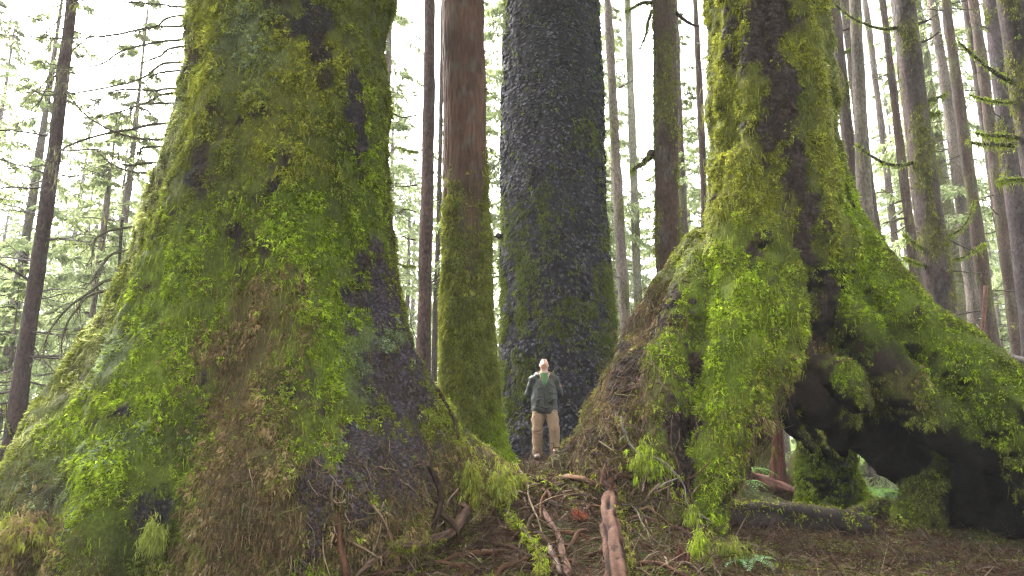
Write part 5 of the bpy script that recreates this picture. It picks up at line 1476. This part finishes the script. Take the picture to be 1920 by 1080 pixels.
# stump of red crumbling wood seen through the arch
st = thing('red_stump', 'crumbling red snag of rotten wood, seen through the root arch at its left', 'stump', on_ground(1460, 905, 15.5, 0))
bx, by, bz = st.location
b = Bag()
for k in range(7):
    a = k * 0.9; o = np.array([math.cos(a), math.sin(a), 0]) * 0.08
    add_tube(b, smooth_line([np.array([bx, by, bz - 0.1]) + o * 2.0, np.array([bx + 0.02, by, bz + 0.5]) + o * 1.2, np.array([bx + 0.06, by, bz + 0.9 + 0.35 * math.sin(k * 1.7)]) + o, np.array([bx + 0.1, by, bz + 1.5 + 0.5 * math.sin(k * 2.3)]) + o * 0.8], 12), np.linspace(0.075, 0.035, 12), (0.060, 0.022, 0.014), 8, True, 0.3, k, 0.5)
b.part('rotten_wood', st, M_WOOD, True)
b = Bag(); rl = smooth_line([np.array([bx + 0.25, by - 0.2, bz]), np.array([bx + 0.22, by - 0.2, bz + 0.4]), np.array([bx + 0.4, by - 0.2, bz + 0.75]), np.array([bx + 0.42, by - 0.2, bz + 1.0])], 10)
add_tube(b, rl, np.linspace(0.07, 0.035, 10), (0.14, 0.12, 0.05), 7, True, 0.3); b.part('mossy_spur', st, M_WOOD, True)
soft_moss(st, rl, 120, 0.04, [YELLOW, OLIVE * 1.2], name='moss')
slim('mossy_stump', 'stout moss-green trunk seen at the left end of the root arch', (1425, 905), (1430, 800), 46, 40, 17.0, (0.10, 0.09, 0.06), moss=0.8, seed=41, nb=0, flare=0.08)

# ------------------------------------------------------------------ ferns
def fern(label, p, n, L, col, seed, group=None):
    rc = np.random.default_rng(seed)
    t = thing('fern', label, 'fern', p, group)
    for k in range(n):
        a = 2 * math.pi * k / n + rc.uniform(-0.3, 0.3); l = L * rc.uniform(0.7, 1.1)
        o = np.array([math.cos(a), math.sin(a), 0])
        m = 16; s = np.linspace(0, 1, m)
        ln = np.array(p) + o * (l * s * 0.9)[:, None] + np.array([0, 0, 1.0]) * (l * (0.75 * s - 0.72 * s ** 2.2))[:, None]
        b = Bag(); add_tube(b, ln, np.linspace(0.004, 0.0015, m), np.array(col) * 0.8, 3, False)
        sd = np.cross(o, [0, 0, 1.0])
        for i in range(1, m):
            w = l * 0.24 * math.sin(math.pi * min(1, (i / m) * 0.9 + 0.12)) + 0.01
            ax = unit(ln[i] - ln[i - 1])
            for sg in (-1, 1):
                d = unit(sd * sg + ax * 0.35 + np.array([0, 0, -0.12])); q = ln[i]; hw = ax * l / m * 0.42
                b.add([q, q + d * w * 0.5 + hw, q + d * w, q + d * w * 0.5 - hw], [[0, 1, 2, 3]], np.array(col) * rc.uniform(0.75, 1.25))
        b.part('frond', t, M_LEAF)
    return t
p, nn = surf(1402, 1068, (G_bvh,))
fern('small bluish-green fern at the lower edge under the root arch', p + [0, 0, 0.04], 7, 0.30, (0.085, 0.15, 0.055), 1)
k = 0
for (px, Y) in ((1385, 14.0), (1400, 15.2), (1372, 12.5), (1600, 17.5), (1622, 16.8), (1615, 19.0), (1680, 18.0), (1692, 16.5), (1660, 20.0), (1420, 19.0), (1440, 21.0), (1480, 20.0), (1700, 20.0), (1585, 21.0), (1608, 14.5), (1630, 14.0), (1672, 14.5), (1690, 14.2), (1600, 15.5), (1395, 17.5), (1412, 16.5), (1660, 16.0)):
    q = P(px, 900, Y)
    fern('bright green fern in the clearing behind the root arch', (q[0], Y, float(gz(q[0], Y))), 9, fr.uniform(0.6, 1.0), (0.10, 0.19, 0.035), 10 + k, 'ferns behind the root arch'); k += 1
for (px, Y) in ((20, 15), (70, 14.5), (120, 16), (45, 18), (160, 19), (90, 20), (5, 20), (140, 14.2)):
    q = P(px, 850, Y)
    fern('green fern among the undergrowth left of the left giant', (q[0], Y, float(gz(q[0], Y))), 9, fr.uniform(0.7, 1.1), (0.09, 0.165, 0.04), 40 + k, 'ferns left of the left giant'); k += 1
for (px, Y) in ((810, 14), (818, 17), (1180, 16.5), (1165, 18), (930, 17), (1240, 19)):
    q = P(px, 850, Y)
    fern('green fern in the gaps behind the middle trunks', (q[0], Y, float(gz(q[0], Y))), 8, fr.uniform(0.6, 1.0), (0.09, 0.165, 0.04), 70 + k, 'ferns behind the middle trunks'); k += 1
print('floor', round(time.time() - T0, 1))
# ------------------------------------------------------------------ the person, head thrown back, hands behind the back
def plain(name, rough=0.8, noise=60.0, amp=0.2, bump=0.25, spec=0.3, sheen=0.0, dist=0.004):
    return mat_surface(name, rough=rough, grain=noise, grain_amp=amp, bump=bump, bump_scale=noise * 1.6, bump_dist=dist, spec=spec, sheen=sheen)
M_SKIN = plain('skin', 0.55, 30, 0.06, 0.05, 0.35); M_SHELL = plain('rain_jacket', 0.55, 14, 0.16, 0.5, 0.4, dist=0.01); M_TEE = plain('cotton', 0.9, 60, 0.1)
M_PANTS = plain('canvas_trousers', 0.9, 22, 0.14, 0.5, 0.2, dist=0.01); M_BOOT = plain('boot_leather', 0.7, 40, 0.3, 0.4); M_HAIR = plain('hair', 0.6, 120, 0.4, 0.6)
PY = 12.15
foot = P(1022, 861, PY)
foot[2] = max(foot[2], float(gz(foot[0], foot[1])) + 0.0)
SK = P(1024, 671, PY)[2] - foot[2]                     # height the tilted head reaches
person = thing('person', 'person in dark green rain jacket and tan trousers gazing straight up between the giants', 'person', foot)
S = SK / 1.74
def W(v): return np.asarray(v, dtype=float) * S + foot
def sdf_part(name, fn, lo, hi, h, mat, col, parent, noise=0.0, nscale=20.0, post=None, sub=False, label=None):
    s = SDF(lo, hi, h); fn(s); V, Q = s.nets()
    if sub: V, Q = subdivide(V, Q)
    N = vnormals(V, Q)
    # relax the grid steps
    if noise:
        V = V + N * (noise * fbm(V * nscale + 3, 2))[:, None]
    C = np.tile(np.array(col, dtype=float), (len(V), 1))
    if post is not None: C = post(V, C)
    return part(name, parent, W(V), Q, mat, C, True, label=label)
TILT = math.radians(58)
HC = np.array([0.0, 0.045, 1.615])                                   # head centre
F_ = np.array([0, -math.cos(TILT), math.sin(TILT)]); U_ = np.array([0, math.sin(TILT), math.cos(TILT)]); X_ = np.array([1.0, 0, 0])
HX = [X_, F_, U_]
def H(x, f, u): return HC + X_ * x + F_ * f + U_ * u
SHL = np.array([0.176, 0.02, 1.355]); ELB = np.array([0.268, 0.120, 1.115]); WRI = np.array([0.10, 0.215, 0.94])
HIP, KNE, ANK = np.array([0.095, 0.01, 0.90]), np.array([0.118, -0.02, 0.49]), np.array([0.118, 0.02, 0.085])
LEG = {-1: np.zeros((3, 3)), 1: np.array([[0.0, 0, 0], [0.035, -0.075, 0.015], [0.035, -0.09, 0.075]])}
def body(s):
    s.ball(H(0, 0, 0.012), (0.074, 0.094, 0.098), 0.02, axes=HX)                    # skull
    s.ball(H(0, 0.030, -0.055), (0.058, 0.062, 0.058), 0.03, axes=HX)               # jaw
    s.ball(H(0, 0.066, -0.092), (0.024, 0.020, 0.018), 0.02, axes=HX)               # chin
    s.cone(H(0, 0.088, 0.022), H(0, 0.112, -0.016), 0.009, 0.015, 0.012)            # nose
    for g in (-1, 1):
        s.ball(H(0.012 * g, 0.102, -0.020), (0.009, 0.009, 0.007), 0.006, axes=HX)
        s.ball(H(0.032 * g, 0.100, 0.022), (0.017, 0.016, 0.011), 0.012, 'sub', axes=HX)
        s.cone(H(0.012 * g, 0.094, 0.040), H(0.050 * g, 0.082, 0.040), 0.009, 0.007, 0.014)
        s.ball(H(0.042 * g, 0.066, -0.012), (0.022, 0.022, 0.018), 0.02, axes=HX)
        s.ball(H(0.078 * g, -0.008, -0.002), (0.011, 0.020, 0.032), 0.006, axes=HX)
        s.ball(H(0.086 * g, 0.000, 0.000), (0.005, 0.010, 0.018), 0.004, 'sub', axes=HX)
    s.cone(H(-0.018, 0.092, -0.050), H(0.018, 0.092, -0.050), 0.007, 0.007, 0.008)   # lips
    s.cone(H(-0.014, 0.090, -0.061), H(0.014, 0.090, -0.061), 0.008, 0.008, 0.006)
    s.cone((0, 0.045, 1.40), H(0, -0.015, -0.05), 0.062, 0.056, 0.03)
    s.ball((0, -0.016, 1.505), (0.014, 0.014, 0.018), 0.02)
    s.chain([(0, 0.04, 1.36), (0, 0.03, 1.2), (0, 0.03, 1.0), (0, 0.02, 0.92)], [0.135, 0.125, 0.115, 0.13], 0.05, sq=(1.18, 0.75, 1))
    for g in (-1, 1):
        m = np.array([g, 1, 1])
        s.chain([np.array([0.08, 0.03, 1.39]) * m, SHL * m, ELB * m, WRI * m], [0.06, 0.055, 0.040, 0.028], 0.04)
        lo = LEG[g]
        s.chain([HIP * m, KNE * m + lo[1], ANK * m + lo[2], np.array([0.13, -0.13, 0.045]) * m + lo[2]], [0.095, 0.062, 0.042, 0.035], 0.04)
        # hands, one loosely over the other behind the back
        pal = WRI * m + np.array([-0.055 * g, 0.02, -0.025])
        s.cone(WRI * m, pal, 0.026, 0.030, 0.015)
        s.ball(pal, (0.042, 0.018, 0.040), 0.015)
        for q in range(4):
            b0 = pal + np.array([-0.030 * g, 0.004 + 0.012 * (g > 0), 0.026 - 0.018 * q]); ln = (0.030, 0.034, 0.032, 0.025)[q]
            j1 = b0 + np.array([-ln * g, 0.006, -0.010]); j2 = j1 + np.array([-ln * 0.7 * g, -0.004, -0.012]); j3 = j2 + np.array([-ln * 0.4 * g, -0.012, -0.008])
            s.chain([b0, j1, j2, j3], [0.0095, 0.009, 0.0085, 0.0075], 0.004)
        s.chain([pal + np.array([-0.004 * g, 0.0, 0.030]), pal + np.array([-0.026 * g, 0.012, 0.048]), pal + np.array([-0.048 * g, 0.014, 0.050])], [0.013, 0.011, 0.009], 0.006)
def skin_tone(V, C):
    q = V - HC; f = q @ F_; u = q @ U_
    lips = np.exp(-((u + 0.055) / 0.010) ** 2 - (q[:, 0] / 0.026) ** 2) * (f > 0.07)
    beard = np.exp(-((u + 0.085) / 0.035) ** 2) * (f > -0.02) * (V[:, 2] > 1.5)
    nose = np.exp(-((u + 0.01) / 0.03) ** 2) * (f > 0.095)
    C = C * (1 - 0.25 * lips[:, None] * np.array([0.3, 1.0, 1.0])) * (1 - beard[:, None] * np.array([0.12, 0.28, 0.38])) * (1 - nose[:, None] * np.array([0, 0.15, 0.15]))
    return C
body_o = sdf_part('body', body, (-0.42, -0.25, 0.0), (0.42, 0.36, 1.78), 0.0088, M_SKIN, (0.40, 0.255, 0.195), person, post=skin_tone)
def hair(s):
    s.ball(H(0, -0.008, 0.024), (0.081, 0.098, 0.102), 0.01, axes=HX)
    s.plane(H(0, 0.060, 0.030), F_ * 0.8 - U_ * 0.75)
    s.plane(H(0, -0.02, -0.055), -U_)
sdf_part('hair', hair, (-0.12, -0.1, 1.45), (0.12, 0.22, 1.78), 0.008, M_HAIR, (0.13, 0.070, 0.040), body_o, 0.006, 90)
for g in (-1, 1):
    s = SDF((-0.1, -0.12, 1.55), (0.1, 0.1, 1.8), 0.004)
    s.ball(H(0.031 * g, 0.088, 0.022), (0.013, 0.010, 0.010), 0.002, axes=HX)
    V, Q = s.nets(); q = V - H(0.031 * g, 0.098, 0.022); d = np.sqrt((q @ X_) ** 2 + (q @ U_) ** 2)
    part('eye', body_o, W(V), Q, M_SKIN, np.where((d < 0.006)[:, None], np.array([0.03, 0.03, 0.03]), np.array([0.62, 0.60, 0.57])), True)
    b = Bag(); add_tube(b, smooth_line([W(H(0.014 * g, 0.100, 0.043)), W(H(0.033 * g, 0.098, 0.049)), W(H(0.052 * g, 0.084, 0.044))], 6), [0.003, 0.0045, 0.0025], (0.13, 0.075, 0.045), 5)
    b.part('eyebrow', body_o, M_HAIR)
def tee(s):
    s.chain([(0, 0.03, 1.41), (0, 0.02, 1.3), (0, 0.02, 1.12)], [0.105, 0.130, 0.135], 0.04, sq=(1.0, 0.80, 1))
    s.cone((0, 0.03, 1.40), (0, 0.025, 1.455), 0.085, 0.072, 0.03)
    s.cone((0, 0.03, 1.42), (0, 0.00, 1.60), 0.064, 0.064, 0.008, 'sub')
sdf_part('t_shirt', tee, (-0.22, -0.2, 1.05), (0.22, 0.2, 1.52), 0.009, M_TEE, (0.070, 0.140, 0.055), person, 0.004, 22)
def jacket(s):
    s.chain([(0, 0.035, 1.345), (0, 0.03, 1.25), (0, 0.03, 1.05), (0, 0.025, 0.86)], [0.140, 0.160, 0.178, 0.200], 0.06, sq=(1.18, 0.80, 1))
    for g in (-1, 1):
        m = np.array([g, 1, 1])
        s.chain([np.array([0.07, 0.03, 1.40]) * m, SHL * m * np.array([1.06, 1, 1]), (SHL + ELB) * 0.5 * m * np.array([1.06, 1, 1]), ELB * m * np.array([1.03, 1, 1]), (WRI * 0.9 + ELB * 0.1) * m], [0.064, 0.072, 0.068, 0.062, 0.048], 0.03)
    s.plane((0, 0, 0.735), (0, 0.0, -1), 0.015)
    s.cone((0, 0.03, 0.60), (0, 0.03, 0.80), 0.19, 0.17, 0.02, 'sub', sq=(1.12, 0.78, 1))      # open hem
    # thick stand-up hood collar
    for k in range(11):
        a = math.radians(-58 - 24.4 * k) if False else math.radians(-52 + 284 * k / 10)
        if k:
            s.cone(prev, (0.128 * math.cos(a), 0.035 + 0.098 * math.sin(a), 1.435 + 0.035 * max(math.sin(a), -0.4)), 0.044, 0.044, 0.016)
        prev = (0.128 * math.cos(a), 0.035 + 0.098 * math.sin(a), 1.435 + 0.035 * max(math.sin(a), -0.4))
    s.ball((0, 0.16, 1.38), (0.12, 0.05, 0.09), 0.04)
    s.cone((0, 0.03, 1.38), (0, 0.0, 1.62), 0.075, 0.085, 0.012, 'sub')
    # V opening at the chest
    s.cone((0, -0.16, 1.20), (0, -0.07, 1.47), 0.012, 0.098, 0.010, 'sub', sq=(1, 1.7, 1))
    # folds
    for (x, z, l, t) in ((-0.10, 1.20, 0.12, 0.5), (0.09, 1.13, 0.13, -0.4), (-0.08, 1.02, 0.15, 0.25), (0.10, 0.98, 0.12, 0.5), (-0.11, 0.90, 0.12, -0.3), (0.06, 0.87, 0.14, 0.15), (0.11, 1.26, 0.10, -0.6), (-0.05, 1.10, 0.10, 0.7)):
        s.cone((x - l / 2, -0.145, z - l * t / 2), (x + l / 2, -0.145, z + l * t / 2), 0.007, 0.009, 0.016)
        s.cone((x - l / 2, -0.160, z - 0.03 - l * t / 2), (x + l / 2, -0.158, z - 0.03 + l * t / 2), 0.011, 0.013, 0.014, 'sub')
    for g in (-1, 1):
        for z in (1.30, 1.22, 1.15, 1.08):
            s.cone((0.20 * g, -0.05, z + 0.02), (0.36 * g, -0.02, z - 0.03), 0.006, 0.004, 0.014, 'sub')
def jcol(V, C):
    d = np.hypot(V[:, 0], V[:, 1] - 0.03)
    lining = ((V[:, 2] > 1.36) & (d < 0.112)) | ((V[:, 2] > 1.28) & (V[:, 1] > -0.075) & (V[:, 1] < 0.0) & (np.abs(V[:, 0]) < 0.09))
    C = np.where(lining[:, None], np.array([0.17, 0.030, 0.028]), C)
    hem = (V[:, 2] < 0.775)
    C = np.where(hem[:, None], C * 0.55, C) * (1 + 0.35 * fbm(V * 9 + 3, 3))[:, None]
    patch = (V[:, 0] > 0.265) & (np.abs(V[:, 2] - 1.255) < 0.016) & (V[:, 1] < 0.06)
    C = np.where(patch[:, None], np.array([0.20, 0.05, 0.035]), C)
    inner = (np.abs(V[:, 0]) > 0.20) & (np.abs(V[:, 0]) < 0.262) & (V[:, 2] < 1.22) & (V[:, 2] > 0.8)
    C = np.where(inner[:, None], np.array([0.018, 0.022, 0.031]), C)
    return C
jk = sdf_part('jacket', jacket, (-0.5, -0.32, 0.66), (0.5, 0.40, 1.56), 0.0095, M_SHELL, (0.019, 0.020, 0.015), person, 0.016, 8, post=jcol)
b = Bag(); zl = []
for z in np.linspace(0.76, 1.195, 14):
    zl.append(W((0.004 * math.sin(z * 20), -0.03 - 0.130 - 0.022 * (1.27 - z), z)))
j_bv = BVHTree.FromPolygons([tuple(v.co + jk.parent.location) for v in jk.data.vertices], [tuple(p.vertices) for p in jk.data.polygons])
zl2 = []
for q in zl:
    h = j_bv.ray_cast(Vector((q[0], q[1] - 0.5, q[2])), Vector((0, 1, 0)))
    zl2.append(np.array(h[0]) + [0, -0.003, 0] if h[0] is not None else q)
add_tube(b, zl2, 0.0065, (0.022, 0.024, 0.028), 5); b.part('zip', jk, M_TWIG)
for g in (-1, 1):                                        # slanted hand-pocket zips
    pz = []
    for f in np.linspace(0, 1, 6):
        q = W(((0.085 + 0.055 * f) * g, -0.2, 1.02 - 0.14 * f))
        h = j_bv.ray_cast(Vector((q[0], q[1] - 0.5, q[2])), Vector((0, 1, 0)))
        if h[0] is not None: pz.append(np.array(h[0]) + [0, -0.002, 0])
    if len(pz) > 2:
        b = Bag(); add_tube(b, pz, 0.006, (0.012, 0.013, 0.014), 5); b.part('pocket_zip', jk, M_TWIG)
def trousers(s):
    s.chain([(0, 0.02, 0.93), (0, 0.02, 0.84)], [0.148, 0.158], 0.04, sq=(1.15, 0.80, 1))
    for g in (-1, 1):
        m = np.array([g, 1, 1])
        lo = LEG[g]
        s.chain([np.array([0.100, 0.015, 0.86]) * m, np.array([0.118, 0.0, 0.66]) * m + lo[1] * 0.5, (KNE + [0.008, 0, 0]) * m + lo[1], np.array([0.130, 0.01, 0.30]) * m + (lo[1] + lo[2]) / 2, np.array([0.128, 0.015, 0.09]) * m + lo[2]], [0.112, 0.102, 0.090, 0.082, 0.080], 0.03)
        for (z, t) in ((0.78, 0.35), (0.55, -0.3), (0.46, 0.3), (0.40, -0.2), (0.22, 0.25), (0.16, -0.3), (0.11, 0.2)):
            x = 0.122 * g
            s.cone((x - 0.08, -0.10, z - 0.08 * t), (x + 0.08, -0.10, z + 0.08 * t), 0.006, 0.007, 0.016, 'sub')
            s.cone((x - 0.08, -0.085, z - 0.026 - 0.08 * t), (x + 0.08, -0.085, z - 0.026 + 0.08 * t), 0.006, 0.007, 0.016)
    s.plane((0, 0, 0.055), (0.3, 0, -1), 0.01)
sdf_part('trousers', trousers, (-0.3, -0.22, 0.03), (0.3, 0.25, 1.02), 0.0095, M_PANTS, (0.215, 0.145, 0.092), person, 0.008, 14,
         post=lambda V, C: C * (1 - 0.35 * sstep(0.30, 0.05, V[:, 2]) * (0.5 + 0.5 * fbm(V * 14, 2)))[:, None])
for g in (-1, 1):
    def boot(s, g=g):
        dx, dy, dz = LEG[g][2]
        s.cone((0.128 * g + dx, 0.03 + dy, 0.13 + dz), (0.128 * g + dx, 0.02 + dy, 0.06 + dz), 0.058, 0.055, 0.02)
        s.chain([(0.128 * g + dx, 0.04 + dy, 0.045 + dz), (0.140 * g + dx, -0.09 + dy, 0.042 + dz), (0.148 * g + dx, -0.165 + dy, 0.035 + dz)], [0.046, 0.046, 0.034], 0.03)
        s.plane((0, 0, 0.002 + dz), (0, 0, -1), 0.006)
    sdf_part('boot', boot, (-0.3, -0.36, -0.03), (0.3, 0.15, 0.34), 0.009, M_BOOT, (0.060, 0.040, 0.027), person, 0.003, 30)
print('person', round(time.time() - T0, 1), 'S', S, foot)

b, _l = gnarl([foot + [0.06, 0.05, -0.10], foot + [0.14, -0.12, 0.02], foot + [0.22, -0.30, 0.03], foot + [0.34, -0.62, -0.12]], [0.06, 0.052, 0.05, 0.03], (0.075, 0.05, 0.038), 61, 30, 12, 0.2, 0.3)
t = thing('buried_root', 'half-buried root that the person rests a boot on', 'root', foot + [0.14, -0.15, -0.1]); b.part('root_wood', t, M_WOOD, True)
# ------------------------------------------------------------------ damp forest air
HAZE = 0.0008
lo, hi = np.array([-152.0, -62.0, -2.2]), np.array([152.0, 152.0, 38.5])
hv = np.array([[x, y, z] for x in (lo[0], hi[0]) for y in (lo[1], hi[1]) for z in (lo[2], hi[2])])
hq = np.array([[0, 1, 3, 2], [4, 6, 7, 5], [0, 4, 5, 1], [2, 3, 7, 6], [0, 2, 6, 4], [1, 5, 7, 3]])
mh = bpy.data.materials.new('haze'); mh.use_nodes = True
mh.node_tree.nodes.clear()
pv = mh.node_tree.nodes.new('ShaderNodeVolumePrincipled'); ho = mh.node_tree.nodes.new('ShaderNodeOutputMaterial')
pv.inputs['Color'].default_value = (0.95, 0.97, 0.95, 1); pv.inputs['Density'].default_value = HAZE; pv.inputs['Anisotropy'].default_value = 0.0
mh.node_tree.links.new(pv.outputs[0], ho.inputs['Volume'])
tag(link('haze', mesh('haze', hv, hq, mh)), kind='stuff')
print('script', round(time.time() - T0, 1), 'tris', sum(len(m.loops) - 2 * len(m.polygons) for m in bpy.data.meshes))
